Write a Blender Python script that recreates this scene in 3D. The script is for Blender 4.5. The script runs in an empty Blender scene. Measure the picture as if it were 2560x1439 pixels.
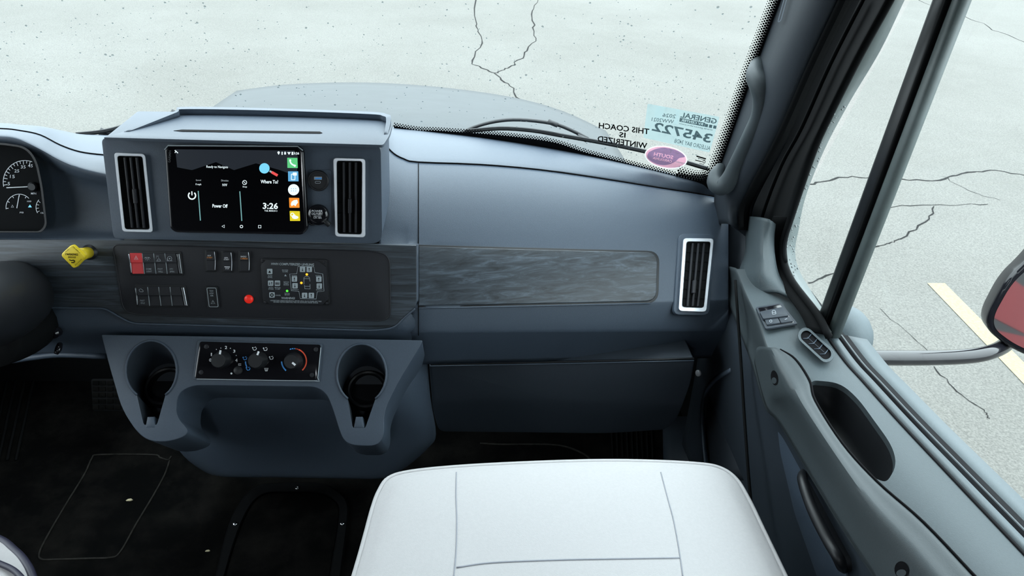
import bpy, bmesh, math, random
from mathutils import Vector as V, Matrix
from mathutils.bvhtree import BVHTree
from mathutils.geometry import tessellate_polygon
random.seed(7)
S = bpy.context.scene
COL = S.collection

# ------------------------------------------------------------------ camera
FOC, CX, CY = 1707.0, 1280.0, 719.5
CAM = V((0.0, 0.0, 1.40))
_d = V((1118 - CX, 3366 - CY, FOC)).normalized()          # straight down, in camera axes
_z = V((0, 0, 1)); _h = (_z - _d * _z.dot(_d)).normalized(); _r = _d.cross(_h)
if _r.x < 0: _r = -_r
_y = math.radians(4.9)
AX_F = _h * math.cos(_y) - _r * math.sin(_y); AX_R = _r * math.cos(_y) + _h * math.sin(_y); AX_U = -_d
def c2w(c): return V((AX_R.dot(c), AX_F.dot(c), AX_U.dot(c)))
cd = bpy.data.cameras.new('camera'); cam = bpy.data.objects.new('camera', cd); COL.objects.link(cam)
cd.sensor_width = 36.0; cd.lens = FOC / 2560 * 36; cd.clip_start = 0.02; cd.clip_end = 300
bx_, by_, bz_ = c2w(V((1, 0, 0))), c2w(V((0, -1, 0))), c2w(V((0, 0, -1)))
cam.matrix_world = Matrix(((bx_.x, by_.x, bz_.x, CAM.x), (bx_.y, by_.y, bz_.y, CAM.y), (bx_.z, by_.z, bz_.z, CAM.z), (0, 0, 0, 1)))
S.camera = cam

# ------------------------------------------------------------------ light: bright overcast sky, an added fill lamp behind
w = bpy.data.worlds.new('overcast_sky'); S.world = w; w.use_nodes = True
bg = w.node_tree.nodes['Background']; bg.inputs[0].default_value = (0.86, 0.955, 1.0, 1); bg.inputs[1].default_value = 10.6
_nt = w.node_tree                                              # standard overcast sky: three times brighter overhead than at the horizon
_tc = _nt.nodes.new('ShaderNodeTexCoord'); _sx = _nt.nodes.new('ShaderNodeSeparateXYZ'); _mr = _nt.nodes.new('ShaderNodeMapRange'); _mx = _nt.nodes.new('ShaderNodeMixRGB')
_mr.inputs['To Min'].default_value = 1 / 3; _mr.inputs['To Max'].default_value = 1.0; _mx.blend_type = 'MULTIPLY'; _mx.inputs[0].default_value = 1.0; _mx.inputs[1].default_value = (0.84, 0.95, 1.0, 1)
_nt.links.new(_tc.outputs['Generated'], _sx.inputs[0]); _nt.links.new(_sx.outputs['Z'], _mr.inputs['Value']); _nt.links.new(_mr.outputs[0], _mx.inputs[2]); _nt.links.new(_mx.outputs[0], bg.inputs[0])
S.view_settings.view_transform = 'Standard'; S.view_settings.look = 'None'
S.view_settings.exposure = 0.0; S.view_settings.gamma = 1.0; S.view_settings.use_curve_mapping = False
try: S.cycles.use_denoising = True
except Exception: pass
try:
    S.cycles.max_bounces = 10; S.cycles.transparent_max_bounces = 16; S.cycles.sample_clamp_indirect = 6.0
except Exception: pass

# ------------------------------------------------------------------ pixel rays to places in the cab (x right, y forward, z up, floor at 0)
def ray(px, py): return c2w(V(((px - CX) / FOC, (py - CY) / FOC, 1.0)))
def P(px, py, X=None, Y=None, Z=None):
    v = ray(px, py)
    t = (X - CAM.x) / v.x if X is not None else (Y - CAM.y) / v.y if Y is not None else (Z - CAM.z) / v.z
    return CAM + v * t
def plane(p, n):
    n = n.normalized()
    def s(px, py, w=0.0):
        v = ray(px, py); return CAM + v * ((p + n * w - CAM).dot(n) / v.dot(n))
    s.n = n; s.p = p
    return s
def tilt(deg): a = math.radians(deg); return V((0, -math.cos(a), math.sin(a)))
PF = plane(P(690, 590, Y=1.13), tilt(18))                   # the instrument face
_a = PF(1045, 766); _b = P(1815, 760, Y=1.215); _c = _a + V((0, math.sin(math.radians(46)), math.cos(math.radians(46))))
_n = (_b - _a).cross(_c - _a)
if _n.y > 0: _n = -_n
PR = plane(_a, _n)                                          # passenger side of the face, sweeping away
PC = plane(PF(655, 846, 0.012), tilt(36))                   # console face
PFL = plane(V((0, 0, 0)), V((0, 0, 1)))                     # cab floor

# ------------------------------------------------------------------ materials
def mat(name, col, rough=0.5, metal=0.0, var=0.0, vs=40, bump=0.0, bs=900, emit=None, es=1.0, spec=0.5, stretch=None, coat=0.0):
    m = bpy.data.materials.new(name); m.use_nodes = True; nt = m.node_tree; b = nt.nodes['Principled BSDF']
    b.inputs['Base Color'].default_value = (*col, 1); b.inputs['Roughness'].default_value = rough; b.inputs['Metallic'].default_value = metal
    b.inputs['Specular IOR Level'].default_value = spec; b.inputs['Coat Weight'].default_value = coat
    if emit: b.inputs['Emission Color'].default_value = (*emit, 1); b.inputs['Emission Strength'].default_value = es
    if var or bump:
        tc = nt.nodes.new('ShaderNodeTexCoord'); mp = nt.nodes.new('ShaderNodeMapping'); nt.links.new(tc.outputs['Object'], mp.inputs[0])
        if stretch: mp.inputs['Scale'].default_value = stretch
        if var:
            nz = nt.nodes.new('ShaderNodeTexNoise'); nz.inputs['Scale'].default_value = vs; nz.inputs['Detail'].default_value = 6; nz.inputs['Roughness'].default_value = 0.65
            nt.links.new(mp.outputs[0], nz.inputs[0])
            rp = nt.nodes.new('ShaderNodeValToRGB'); rp.color_ramp.elements[0].position = 0.3; rp.color_ramp.elements[1].position = 0.7
            rp.color_ramp.elements[0].color = (*[c * (1 - var) for c in col], 1); rp.color_ramp.elements[1].color = (*[min(1, c * (1 + var)) for c in col], 1)
            nt.links.new(nz.outputs[0], rp.inputs[0]); nt.links.new(rp.outputs[0], b.inputs['Base Color'])
        if bump:
            n2 = nt.nodes.new('ShaderNodeTexNoise'); n2.inputs['Scale'].default_value = bs; n2.inputs['Detail'].default_value = 2
            nt.links.new(mp.outputs[0], n2.inputs[0])
            bp = nt.nodes.new('ShaderNodeBump'); bp.inputs['Strength'].default_value = bump; bp.inputs['Distance'].default_value = 0.001
            nt.links.new(n2.outputs[0], bp.inputs['Height']); nt.links.new(bp.outputs[0], b.inputs['Normal'])
    return m
M = {}
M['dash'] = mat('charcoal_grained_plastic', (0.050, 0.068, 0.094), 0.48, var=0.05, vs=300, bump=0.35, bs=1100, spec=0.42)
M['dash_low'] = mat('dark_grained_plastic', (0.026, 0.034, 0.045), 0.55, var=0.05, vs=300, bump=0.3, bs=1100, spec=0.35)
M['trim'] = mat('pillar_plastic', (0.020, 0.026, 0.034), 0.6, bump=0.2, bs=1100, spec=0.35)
M['door'] = mat('door_plastic', (0.050, 0.066, 0.074), 0.55, var=0.05, vs=300, bump=0.35, bs=1100, spec=0.4)
M['grip'] = mat('grip_plastic', (0.040, 0.050, 0.056), 0.55, bump=0.2, bs=1100, spec=0.35)
M['arm'] = mat('shaded_door_plastic', (0.036, 0.046, 0.051), 0.55, var=0.05, vs=300, bump=0.3, bs=1100, spec=0.35)  # dimmer copy of the door plastic, with shade put into the colour
M['black'] = mat('black_plastic', (0.008, 0.009, 0.011), 0.45, var=0.1, vs=50, spec=0.4)
M['rubber'] = mat('black_rubber', (0.0045, 0.005, 0.0055), 0.75, var=0.1, vs=60, spec=0.08)
M['panel'] = mat('switch_panel_black', (0.014, 0.015, 0.019), 0.5, bump=0.2, bs=1400, spec=0.35)
M['gloss'] = mat('gloss_black', (0.006, 0.006, 0.008), 0.12, var=0.05, vs=20)
M['screen'] = mat('screen_glass', (0.003, 0.003, 0.004), 0.06, var=0.05, vs=20, spec=0.35)
M['silver'] = mat('satin_silver', (0.72, 0.75, 0.80), 0.32, 0.25, var=0.03, vs=60)
M['chrome'] = mat('bright_chrome', (0.75, 0.78, 0.82), 0.18, 1.0, var=0.03, vs=60)
M['red'] = mat('red_plastic', (0.62, 0.03, 0.035), 0.4, var=0.05, vs=60)
M['yellow'] = mat('yellow_plastic', (0.75, 0.56, 0.02), 0.45, var=0.05, vs=60)
M['ink'] = mat('black_print', (0.004, 0.004, 0.005), 0.8, var=0.05, vs=60, spec=0.08)
M['white'] = mat('white_print', (0.75, 0.77, 0.80), 0.6, var=0.03, vs=60)
M['grey'] = mat('grey_print', (0.30, 0.33, 0.36), 0.6, var=0.03, vs=60)
M['dim'] = mat('faint_print', (0.07, 0.075, 0.08), 0.6, var=0.03, vs=60)
M['keygrey'] = mat('key_grey', (0.36, 0.41, 0.44), 0.5, var=0.03, vs=60)
M['blueprint'] = mat('blue_print', (0.05, 0.30, 0.75), 0.5, var=0.03, vs=60)
M['redprint'] = mat('red_print', (0.75, 0.08, 0.03), 0.5, var=0.03, vs=60)
M['orange'] = mat('orange_print', (0.75, 0.28, 0.06), 0.5, var=0.03, vs=60)
def lit(n, c, s=1.0): M[n] = mat(n, tuple(x * 0.3 for x in c), 0.4, emit=c, es=s, var=0.02, vs=20)
lit('s_white', (0.80, 0.92, 0.95)); lit('s_teal', (0.16, 0.36, 0.36)); lit('s_green', (0.10, 0.55, 0.20)); lit('s_blue', (0.10, 0.36, 0.62)); lit('s_orange', (0.85, 0.26, 0.02))
lit('s_yellow', (0.68, 0.55, 0.01)); lit('s_cyan', (0.18, 0.62, 0.85)); lit('s_red', (0.75, 0.07, 0.07)); lit('s_dusk', (0.007, 0.010, 0.016)); lit('s_grey', (0.30, 0.35, 0.37))
lit('led_amber', (1.0, 0.50, 0.02), 1.3); lit('led_green', (0.10, 0.8, 0.05), 1.0); lit('led_red', (0.75, 0.02, 0.01), 0.6)
M['seat'] = mat('pale_grey_vinyl', (0.43, 0.42, 0.425), 0.6, var=0.03, vs=220, bump=0.25, bs=700, spec=0.3)
M['thread'] = mat('grey_thread', (0.27, 0.28, 0.31), 0.7, var=0.05, vs=200)
M['piping'] = mat('dark_piping', (0.012, 0.012, 0.03), 0.5, var=0.05, vs=60)
M['headliner'] = mat('headliner', (0.12, 0.12, 0.125), 0.9, var=0.05, vs=60)
M['coachwall'] = mat('coach_wall', (0.10, 0.10, 0.10), 0.8, var=0.05, vs=30)
M['hood'] = mat('wet_grey_paint', (0.050, 0.055, 0.058), 0.6, var=0.06, vs=8, bump=0.6, bs=120, spec=0.1)
M['alu'] = mat('grey_frame_paint', (0.085, 0.105, 0.105), 0.5, var=0.12, vs=30)
M['pillargap'] = mat('black_seal', (0.006, 0.007, 0.008), 0.7, var=0.1, vs=30, spec=0.12)
M['mirror'] = mat('mirror_glass', (0.85, 0.85, 0.85), 0.03, 1.0, var=0.01, vs=4)
M['coachdark'] = mat('coach_dark_paint', (0.012, 0.013, 0.014), 0.7, var=0.05, vs=3, spec=0.05)
M['coachred'] = mat('coach_red_paint', (0.10, 0.008, 0.010), 0.7, var=0.05, vs=3, spec=0.05)
M['paintline'] = mat('yellow_line_paint', (0.150, 0.130, 0.078), 0.8, var=0.25, vs=60)
M['crack'] = mat('crack_dark', (0.010, 0.010, 0.010), 0.95, var=0.4, vs=30, spec=0.1)
M['crumb'] = mat('dry_crumb', (0.45, 0.40, 0.26), 0.9, var=0.2, vs=300)
M['dust'] = mat('dusty_edge', (0.022, 0.021, 0.019), 0.95, var=0.5, vs=60, spec=0.1)

def wood():
    m = mat('dark_grey_wood', (0.03, 0.03, 0.032), 0.42, spec=0.4); nt = m.node_tree; b = nt.nodes['Principled BSDF']
    tc = nt.nodes.new('ShaderNodeTexCoord'); mp = nt.nodes.new('ShaderNodeMapping'); mp.inputs['Scale'].default_value = (2.2, 20, 46); nt.links.new(tc.outputs['Object'], mp.inputs[0])
    nz = nt.nodes.new('ShaderNodeTexNoise'); nz.inputs['Scale'].default_value = 2.6; nz.inputs['Detail'].default_value = 9; nz.inputs['Roughness'].default_value = 0.7; nz.inputs['Distortion'].default_value = 0.9
    nt.links.new(mp.outputs[0], nz.inputs[0])
    rp = nt.nodes.new('ShaderNodeValToRGB'); e = rp.color_ramp.elements; e[0].position = 0.32; e[0].color = (0.010, 0.012, 0.014, 1); e[1].position = 0.74; e[1].color = (0.078, 0.100, 0.126, 1)
    e2 = e.new(0.52); e2.color = (0.030, 0.038, 0.047, 1)
    nt.links.new(nz.outputs[0], rp.inputs[0]); nt.links.new(rp.outputs[0], b.inputs['Base Color'])
    bp = nt.nodes.new('ShaderNodeBump'); bp.inputs['Strength'].default_value = 0.25; bp.inputs['Distance'].default_value = 0.001; nt.links.new(nz.outputs[0], bp.inputs['Height']); nt.links.new(bp.outputs[0], b.inputs['Normal'])
    return m
M['wood'] = wood()
def floor_mat():
    m = mat('scuffed_rubber_mat', (0.014, 0.013, 0.012), 0.85, bump=0.4, bs=500, spec=0.04); nt = m.node_tree; b = nt.nodes['Principled BSDF']
    tc = nt.nodes.new('ShaderNodeTexCoord')
    nz = nt.nodes.new('ShaderNodeTexNoise'); nz.inputs['Scale'].default_value = 7; nz.inputs['Detail'].default_value = 10; nz.inputs['Roughness'].default_value = 0.75; nt.links.new(tc.outputs['Object'], nz.inputs[0])
    rp = nt.nodes.new('ShaderNodeValToRGB'); e = rp.color_ramp.elements; e[0].position = 0.45; e[0].color = (0.0016, 0.0018, 0.0018, 1); e[1].position = 0.85; e[1].color = (0.013, 0.012, 0.0105, 1)
    nt.links.new(nz.outputs[0], rp.inputs[0])
    vz = nt.nodes.new('ShaderNodeTexNoise'); vz.inputs['Scale'].default_value = 130; vz.inputs['Detail'].default_value = 3; nt.links.new(tc.outputs['Object'], vz.inputs[0])
    r2 = nt.nodes.new('ShaderNodeValToRGB'); r2.color_ramp.elements[0].position = 0.72; r2.color_ramp.elements[1].position = 0.80; nt.links.new(vz.outputs[0], r2.inputs[0])
    mx = nt.nodes.new('ShaderNodeMixRGB'); mx.inputs[2].default_value = (0.016, 0.015, 0.013, 1); nt.links.new(r2.outputs[0], mx.inputs[0]); nt.links.new(rp.outputs[0], mx.inputs[1]); nt.links.new(mx.outputs[0], b.inputs['Base Color'])
    return m
M['floor'] = floor_mat()
def asphalt():
    m = mat('wet_pale_asphalt', (0.09, 0.09, 0.09), 0.75, spec=0.15); nt = m.node_tree; b = nt.nodes['Principled BSDF']
    tc = nt.nodes.new('ShaderNodeTexCoord')
    def noise(sc, det, p0, c0, p1, c1):
        nz = nt.nodes.new('ShaderNodeTexNoise'); nz.inputs['Scale'].default_value = sc; nz.inputs['Detail'].default_value = det; nz.inputs['Roughness'].default_value = 0.7; nt.links.new(tc.outputs['Object'], nz.inputs[0])
        r = nt.nodes.new('ShaderNodeValToRGB'); e = r.color_ramp.elements; e[0].position = p0; e[0].color = (*c0, 1); e[1].position = p1; e[1].color = (*c1, 1); nt.links.new(nz.outputs[0], r.inputs[0]); return r, nz
    big, _ = noise(0.35, 5, 0.35, (0.085, 0.083, 0.077), 0.7, (0.103, 0.101, 0.095))
    fine, fz = noise(75, 4, 0.32, (0.66, 0.66, 0.66), 0.68, (1.30, 1.30, 1.28))
    mx = nt.nodes.new('ShaderNodeMixRGB'); mx.blend_type = 'MULTIPLY'; mx.inputs[0].default_value = 1; nt.links.new(big.outputs[0], mx.inputs[1]); nt.links.new(fine.outputs[0], mx.inputs[2])
    nt.links.new(mx.outputs[0], b.inputs['Base Color'])
    bp = nt.nodes.new('ShaderNodeBump'); bp.inputs['Strength'].default_value = 0.5; bp.inputs['Distance'].default_value = 0.01; nt.links.new(fz.outputs[0], bp.inputs['Height']); nt.links.new(bp.outputs[0], b.inputs['Normal'])
    return m
M['asphalt'] = asphalt()
def glassy(name, tint, refl, glossrough=0.0):
    m = bpy.data.materials.new(name); m.use_nodes = True; nt = m.node_tree; nt.nodes.clear()
    o = nt.nodes.new('ShaderNodeOutputMaterial'); t = nt.nodes.new('ShaderNodeBsdfTransparent'); t.inputs[0].default_value = (*tint, 1)
    g = nt.nodes.new('ShaderNodeBsdfGlossy'); g.inputs['Roughness'].default_value = glossrough
    f = nt.nodes.new('ShaderNodeFresnel'); f.inputs[0].default_value = 1.3
    mu = nt.nodes.new('ShaderNodeMath'); mu.operation = 'MULTIPLY'; mu.inputs[1].default_value = refl; nt.links.new(f.outputs[0], mu.inputs[0])
    mx = nt.nodes.new('ShaderNodeMixShader'); nt.links.new(mu.outputs[0], mx.inputs[0]); nt.links.new(t.outputs[0], mx.inputs[1]); nt.links.new(g.outputs[0], mx.inputs[2]); nt.links.new(mx.outputs[0], o.inputs[0])
    return m
M['glass'] = glassy('windscreen_glass', (0.95, 0.985, 0.975), 0.9)
def clear_lens():
    m = bpy.data.materials.new('clear_lens'); m.use_nodes = True; nt = m.node_tree; nt.nodes.clear()
    o = nt.nodes.new('ShaderNodeOutputMaterial'); t = nt.nodes.new('ShaderNodeBsdfTransparent'); g = nt.nodes.new('ShaderNodeBsdfGlossy'); g.inputs['Roughness'].default_value = 0.12; t.inputs[0].default_value = (0.96, 0.97, 0.98, 1)
    mx = nt.nodes.new('ShaderNodeMixShader'); mx.inputs[0].default_value = 0.0; nt.links.new(t.outputs[0], mx.inputs[1]); nt.links.new(g.outputs[0], mx.inputs[2]); nt.links.new(mx.outputs[0], o.inputs[0]); return m
M['lens'] = clear_lens()
def drop():
    m = mat('water_drop', (1, 1, 1), 0.02); b = m.node_tree.nodes['Principled BSDF']; b.inputs['Transmission Weight'].default_value = 1.0; b.inputs['IOR'].default_value = 1.33; return m
M['drop'] = glassy('water_drop', (0.70, 0.73, 0.74), 0.25)
def film(name, col, a):
    m = bpy.data.materials.new(name); m.use_nodes = True; nt = m.node_tree; nt.nodes.clear()
    o = nt.nodes.new('ShaderNodeOutputMaterial'); t = nt.nodes.new('ShaderNodeBsdfTransparent'); d = nt.nodes.new('ShaderNodeBsdfTranslucent'); d.inputs[0].default_value = (*col, 1)
    d2 = nt.nodes.new('ShaderNodeBsdfDiffuse'); d2.inputs[0].default_value = (*col, 1); ad = nt.nodes.new('ShaderNodeMixShader'); ad.inputs[0].default_value = 0.35
    nt.links.new(d.outputs[0], ad.inputs[1]); nt.links.new(d2.outputs[0], ad.inputs[2])
    mx = nt.nodes.new('ShaderNodeMixShader'); mx.inputs[0].default_value = a; nt.links.new(t.outputs[0], mx.inputs[1]); nt.links.new(ad.outputs[0], mx.inputs[2]); nt.links.new(mx.outputs[0], o.inputs[0])
    return m
M['film_blue'] = film('pale_blue_sticker', (0.20, 0.27, 0.275), 0.75); M['film_teal'] = film('teal_print', (0.02, 0.05, 0.065), 0.88); M['film_pale'] = film('paler_blue_print', (0.55, 0.68, 0.70), 0.35)
M['film_white'] = film('white_sticker_edge', (0.60, 0.62, 0.66), 0.7); M['film_navy'] = film('faded_navy_print', (0.30, 0.31, 0.50), 0.85); M['film_red'] = film('faded_red_print', (0.55, 0.22, 0.30), 0.85)

# ------------------------------------------------------------------ objects
def thing(name, label, cat, loc=(0, 0, 0), group=None, kind=None):
    o = bpy.data.objects.new(name, None); COL.objects.link(o); o.location = loc; o.empty_display_size = 0.05
    if kind: o['kind'] = kind
    o['label'] = label
    if cat: o['category'] = cat
    if group: o['group'] = group
    return o
def tag(o, label=None, cat=None, group=None, kind=None):
    for k, v in (('label', label), ('category', cat), ('group', group), ('kind', kind)):
        if v: o[k] = v
    return o
def link(name, me, m, parent=None, smooth=False, label=None, kind=None):
    o = bpy.data.objects.new(name, me); COL.objects.link(o)
    if m: me.materials.append(M[m] if isinstance(m, str) else m)
    if parent is not None:
        o.parent = parent
        if parent.type == 'EMPTY': o.location = -V(parent.location)
    if smooth: me.polygons.foreach_set('use_smooth', [True] * len(me.polygons))
    if label: o['label'] = label
    if kind: o['kind'] = kind
    return o
def mk(name, vs, fs, m, parent=None, smooth=False, label=None, kind=None):
    me = bpy.data.meshes.new(name); me.from_pydata([tuple(v) for v in vs], [], fs); me.validate(); me.update()
    return link(name, me, m, parent, smooth, label, kind)
def bm_obj(name, bm, m, parent=None, smooth=False, label=None, kind=None, angle=None):
    me = bpy.data.meshes.new(name); bm.normal_update(); bm.to_mesh(me); bm.free()
    o = link(name, me, m, parent, smooth, label, kind)
    if smooth and angle:
        o.data.set_sharp_from_angle(angle=math.radians(angle))
    return o
def cr(pts, n):                                                  # Catmull-Rom through points
    out = []
    for i in range(len(pts) - 1):
        p1, p2 = pts[i], pts[i + 1]; p0 = pts[i - 1] if i else p1 * 2 - p2; p3 = pts[i + 2] if i + 2 < len(pts) else p2 * 2 - p1
        for k in range(n):
            t = k / n; out.append(0.5 * (2 * p1 + (p2 - p0) * t + (2 * p0 - 5 * p1 + 4 * p2 - p3) * t * t + (3 * p1 - p0 - 3 * p2 + p3) * t ** 3))
    out.append(pts[-1].copy()); return out
def lin(pts, n):
    out = []
    for a, b in zip(pts, pts[1:]):
        for k in range(n): out.append(a.lerp(b, k / n))
    out.append(pts[-1].copy()); return out
def grid(rows, nu=4, nv=4, ulin=False, vlin=False):
    rows = [(lin if ulin else cr)(r, nu) for r in rows]
    cols = [(lin if vlin else cr)([r[j] for r in rows], nv) for j in range(len(rows[0]))]
    return [[cols[j][i] for j in range(len(cols))] for i in range(len(cols[0]))]
def loft(name, rows, m, parent=None, nu=4, nv=4, thick=0.004, ulin=False, vlin=False, label=None, kind=None, away=None, raw=False, angle=40):
    g = grid(rows, nu, nv, ulin, vlin); a, b = len(g), len(g[0]); vs = [p for r in g for p in r]
    fs = [(i * b + j, i * b + j + 1, (i + 1) * b + j + 1, (i + 1) * b + j) for i in range(a - 1) for j in range(b - 1)]
    f = fs[len(fs) // 2]; n = (vs[f[1]] - vs[f[0]]).cross(vs[f[2]] - vs[f[1]]); c = vs[f[0]]
    if n.dot((away or CAM) - c) < 0: fs = [tuple(reversed(q)) for q in fs]
    if raw: return vs, fs
    o = mk(name, vs, fs, m, parent, True, label, kind)
    if thick:
        s = o.modifiers.new('thickness', 'SOLIDIFY'); s.thickness = thick; s.offset = -1
    if angle: o.data.set_sharp_from_angle(angle=math.radians(angle))
    return o
def rp(pts, n=5):                                                # polygon with rounded corners: (x, y, r)
    out = []; L = len(pts)
    for i, p in enumerate(pts):
        r = p[2] if len(p) > 2 else 0; c = V(p[:2])
        if r <= 0: out.append(c); continue
        a, b = V(pts[i - 1][:2]) - c, V(pts[(i + 1) % L][:2]) - c
        r1, r2 = min(r, a.length * 0.49), min(r, b.length * 0.49); s, e = c + a.normalized() * r1, c + b.normalized() * r2
        for k in range(n + 1):
            t = k / n; out.append(s * (1 - t) ** 2 + c * 2 * t * (1 - t) + e * t * t)
    return out
def rq(x0, y0, x1, y1, x2, y2, x3, y3, r=6, n=5): return rp([(x0, y0, r), (x1, y1, r), (x2, y2, r), (x3, y3, r)], n)
def box_px(x0, y0, x1, y1, r=0, n=4): return rq(x0, y0, x1, y0, x1, y1, x0, y1, r, n)
def ell(cx, cy, rx, ry=None, n=24, rot=0.0):
    ry = ry or rx; c, s = math.cos(rot), math.sin(rot)
    return [V((cx + rx * math.cos(2 * math.pi * k / n) * c - ry * math.sin(2 * math.pi * k / n) * s, cy + rx * math.cos(2 * math.pi * k / n) * s + ry * math.sin(2 * math.pi * k / n) * c)) for k in range(n)]
def prism(name, pts, ext, m, parent=None, bev=0.0, seg=2, label=None, smooth=True, kind=None, raw=False):
    """closed outline of 3D points, pushed along ext (away from the viewer); front edge bevelled"""
    bm = bmesh.new(); fr = [bm.verts.new(p) for p in pts]; bk = [bm.verts.new(p + ext) for p in pts]; n = len(pts)
    bm.faces.new(fr); bm.faces.new(bk[::-1])
    for k in range(n): bm.faces.new((fr[k], bk[k], bk[(k + 1) % n], fr[(k + 1) % n]))
    bmesh.ops.recalc_face_normals(bm, faces=bm.faces[:]); front = set(fr)
    if bev:
        ed = [e for e in bm.edges if e.verts[0] in front and e.verts[1] in front]
        bmesh.ops.bevel(bm, geom=ed, offset=bev, segments=seg, affect='EDGES', profile=0.5, clamp_overlap=True)
    bmesh.ops.triangulate(bm, faces=[q for q in bm.faces if len(q.verts) > 4])
    if raw: return bm
    return bm_obj(name, bm, m, parent, smooth, label, kind, angle=30)
def plate(name, px, surf, m, parent=None, w=0.004, depth=0.004, bev=0.0015, seg=2, label=None, kind=None, ext=None):
    """outline in the photograph's pixels laid on a surface; its front stands w proud of the surface"""
    return prism(name, [surf(p[0], p[1], w) for p in px], ext or (-surf.n * depth), m, parent, bev, seg, label, kind=kind)
def ring(name, po, pi, surf, m, parent=None, w=0.006, w0=0.0, lip=0.0015, label=None):
    n = len(po); A = [surf(p.x, p.y, w0) for p in po]; B = [surf(*(p.lerp(q, 0.12)), w) for p, q in zip(po, pi)]; C = [surf(*(p.lerp(q, 0.85)), w) for p, q in zip(po, pi)]; D = [surf(p.x, p.y, w0) for p in pi]
    vs = A + B + C + D; fs = []
    for k in range(n):
        j = (k + 1) % n
        for a in range(3): fs.append((a * n + k, a * n + j, (a + 1) * n + j, (a + 1) * n + k))
        fs.append((3 * n + k, 3 * n + j, j, k))
    o = mk(name, vs, fs, m, parent, True, label); bmn = bmesh.new(); bmn.from_mesh(o.data); bmesh.ops.recalc_face_normals(bmn, faces=bmn.faces[:]); bmn.to_mesh(o.data); bmn.free()
    o.data.set_sharp_from_angle(angle=math.radians(35)); return o
def tube(name, pts, r, m, parent=None, n=8, res=0, cyclic=False, label=None, flat=1.0, kind=None, raw=None):
    pts = [V(p) for p in pts]; rs = r if isinstance(r, (list, tuple)) else [r] * len(pts)
    if res:
        rv = cr([V((x, 0)) for x in rs], res); rs = [v.x for v in rv]; pts = cr(pts, res)
    vs = []; fs = []; up = None; L = len(pts)
    for i, p in enumerate(pts):
        t = ((pts[(i + 1) % L] if cyclic or i + 1 < L else p) - (pts[i - 1] if cyclic or i else p)).normalized()
        if up is None: up = t.orthogonal().normalized()
        up = (up - t * up.dot(t)).normalized(); s = t.cross(up)
        for k in range(n):
            a = 2 * math.pi * k / n; vs.append(p + (up * math.cos(a) + s * math.sin(a) * flat) * rs[i])
    for i in range(L if cyclic else L - 1):
        for k in range(n):
            i2 = (i + 1) % L; fs.append((i * n + k, i * n + (k + 1) % n, i2 * n + (k + 1) % n, i2 * n + k))
    if not cyclic: fs.append(tuple(reversed(range(n)))); fs.append(tuple((L - 1) * n + k for k in range(n)))
    if raw is not None:
        o = len(raw[0]); raw[0].extend(vs); raw[1].extend(tuple(a + o for a in f) for f in fs); return
    return mk(name, vs, fs, m, parent, True, label, kind)
def lathe(name, c, ax, prof, m, parent=None, n=24, label=None, angle=35):
    """prof: (radius, height along ax)"""
    ax = ax.normalized(); u = ax.orthogonal().normalized(); s = ax.cross(u); vs = []; fs = []
    for r, h in prof:
        for k in range(n): a = 2 * math.pi * k / n; vs.append(c + ax * h + (u * math.cos(a) + s * math.sin(a)) * r)
    for i in range(len(prof) - 1):
        for k in range(n): fs.append((i * n + k, i * n + (k + 1) % n, (i + 1) * n + (k + 1) % n, (i + 1) * n + k))
    fs.append(tuple(reversed(range(n)))); fs.append(tuple((len(prof) - 1) * n + k for k in range(n)))
    o = mk(name, vs, fs, m, parent, True, label); o.data.set_sharp_from_angle(angle=math.radians(angle)); return o
def rbox(name, lo, hi, m, parent=None, bev=0.01, seg=3, label=None, kind=None):
    bm = bmesh.new(); bmesh.ops.create_cube(bm, size=1)
    for v in bm.verts: v.co = V([lo[i] + (v.co[i] + 0.5) * (hi[i] - lo[i]) for i in range(3)])
    if bev: bmesh.ops.bevel(bm, geom=bm.edges[:], offset=bev, segments=seg, affect='EDGES', profile=0.5)
    return bm_obj(name, bm, m, parent, True, label, kind, angle=35)
def cut(o, cutters):
    """take cutters out of o and keep the plain result"""
    for c in cutters:
        md = o.modifiers.new('cut', 'BOOLEAN'); md.operation = 'DIFFERENCE'; md.object = c; md.solver = 'EXACT'; md.material_mode = 'TRANSFER'
    bpy.context.view_layer.update(); dg = bpy.context.evaluated_depsgraph_get()
    me = bpy.data.meshes.new_from_object(o.evaluated_get(dg)); o.modifiers.clear(); o.data = me
    for c in cutters: bpy.data.objects.remove(c)
    me.polygons.foreach_set('use_smooth', [True] * len(me.polygons)); me.set_sharp_from_angle(angle=math.radians(30)); return o

# ------------------------------------------------------------------ flat print: drawings and letters in outline, laid on a surface
_tc = {}
def glyphs(s, bold):
    key = (s, bold)
    if key not in _tc:
        cu = bpy.data.curves.new('letters', 'FONT'); cu.body = s; cu.resolution_u = 2; cu.offset = 0.022 if bold else 0.004
        ob = bpy.data.objects.new('letters', cu); COL.objects.link(ob); bpy.context.view_layer.update()
        me = bpy.data.meshes.new_from_object(ob.evaluated_get(bpy.context.evaluated_depsgraph_get()))
        vs = [v.co.xy for v in me.vertices]; fs = [tuple(p.vertices) for p in me.polygons]
        x0, x1 = min(v.x for v in vs), max(v.x for v in vs); y0, y1 = min(v.y for v in vs), max(v.y for v in vs)
        _tc[key] = ([V(((v.x - x0) / (x1 - x0) - 0.5, (v.y - y0) / (y1 - y0) - 0.5)) for v in vs], fs)
        bpy.data.objects.remove(ob); bpy.data.curves.remove(cu); bpy.data.meshes.remove(me)
    return _tc[key]
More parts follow.
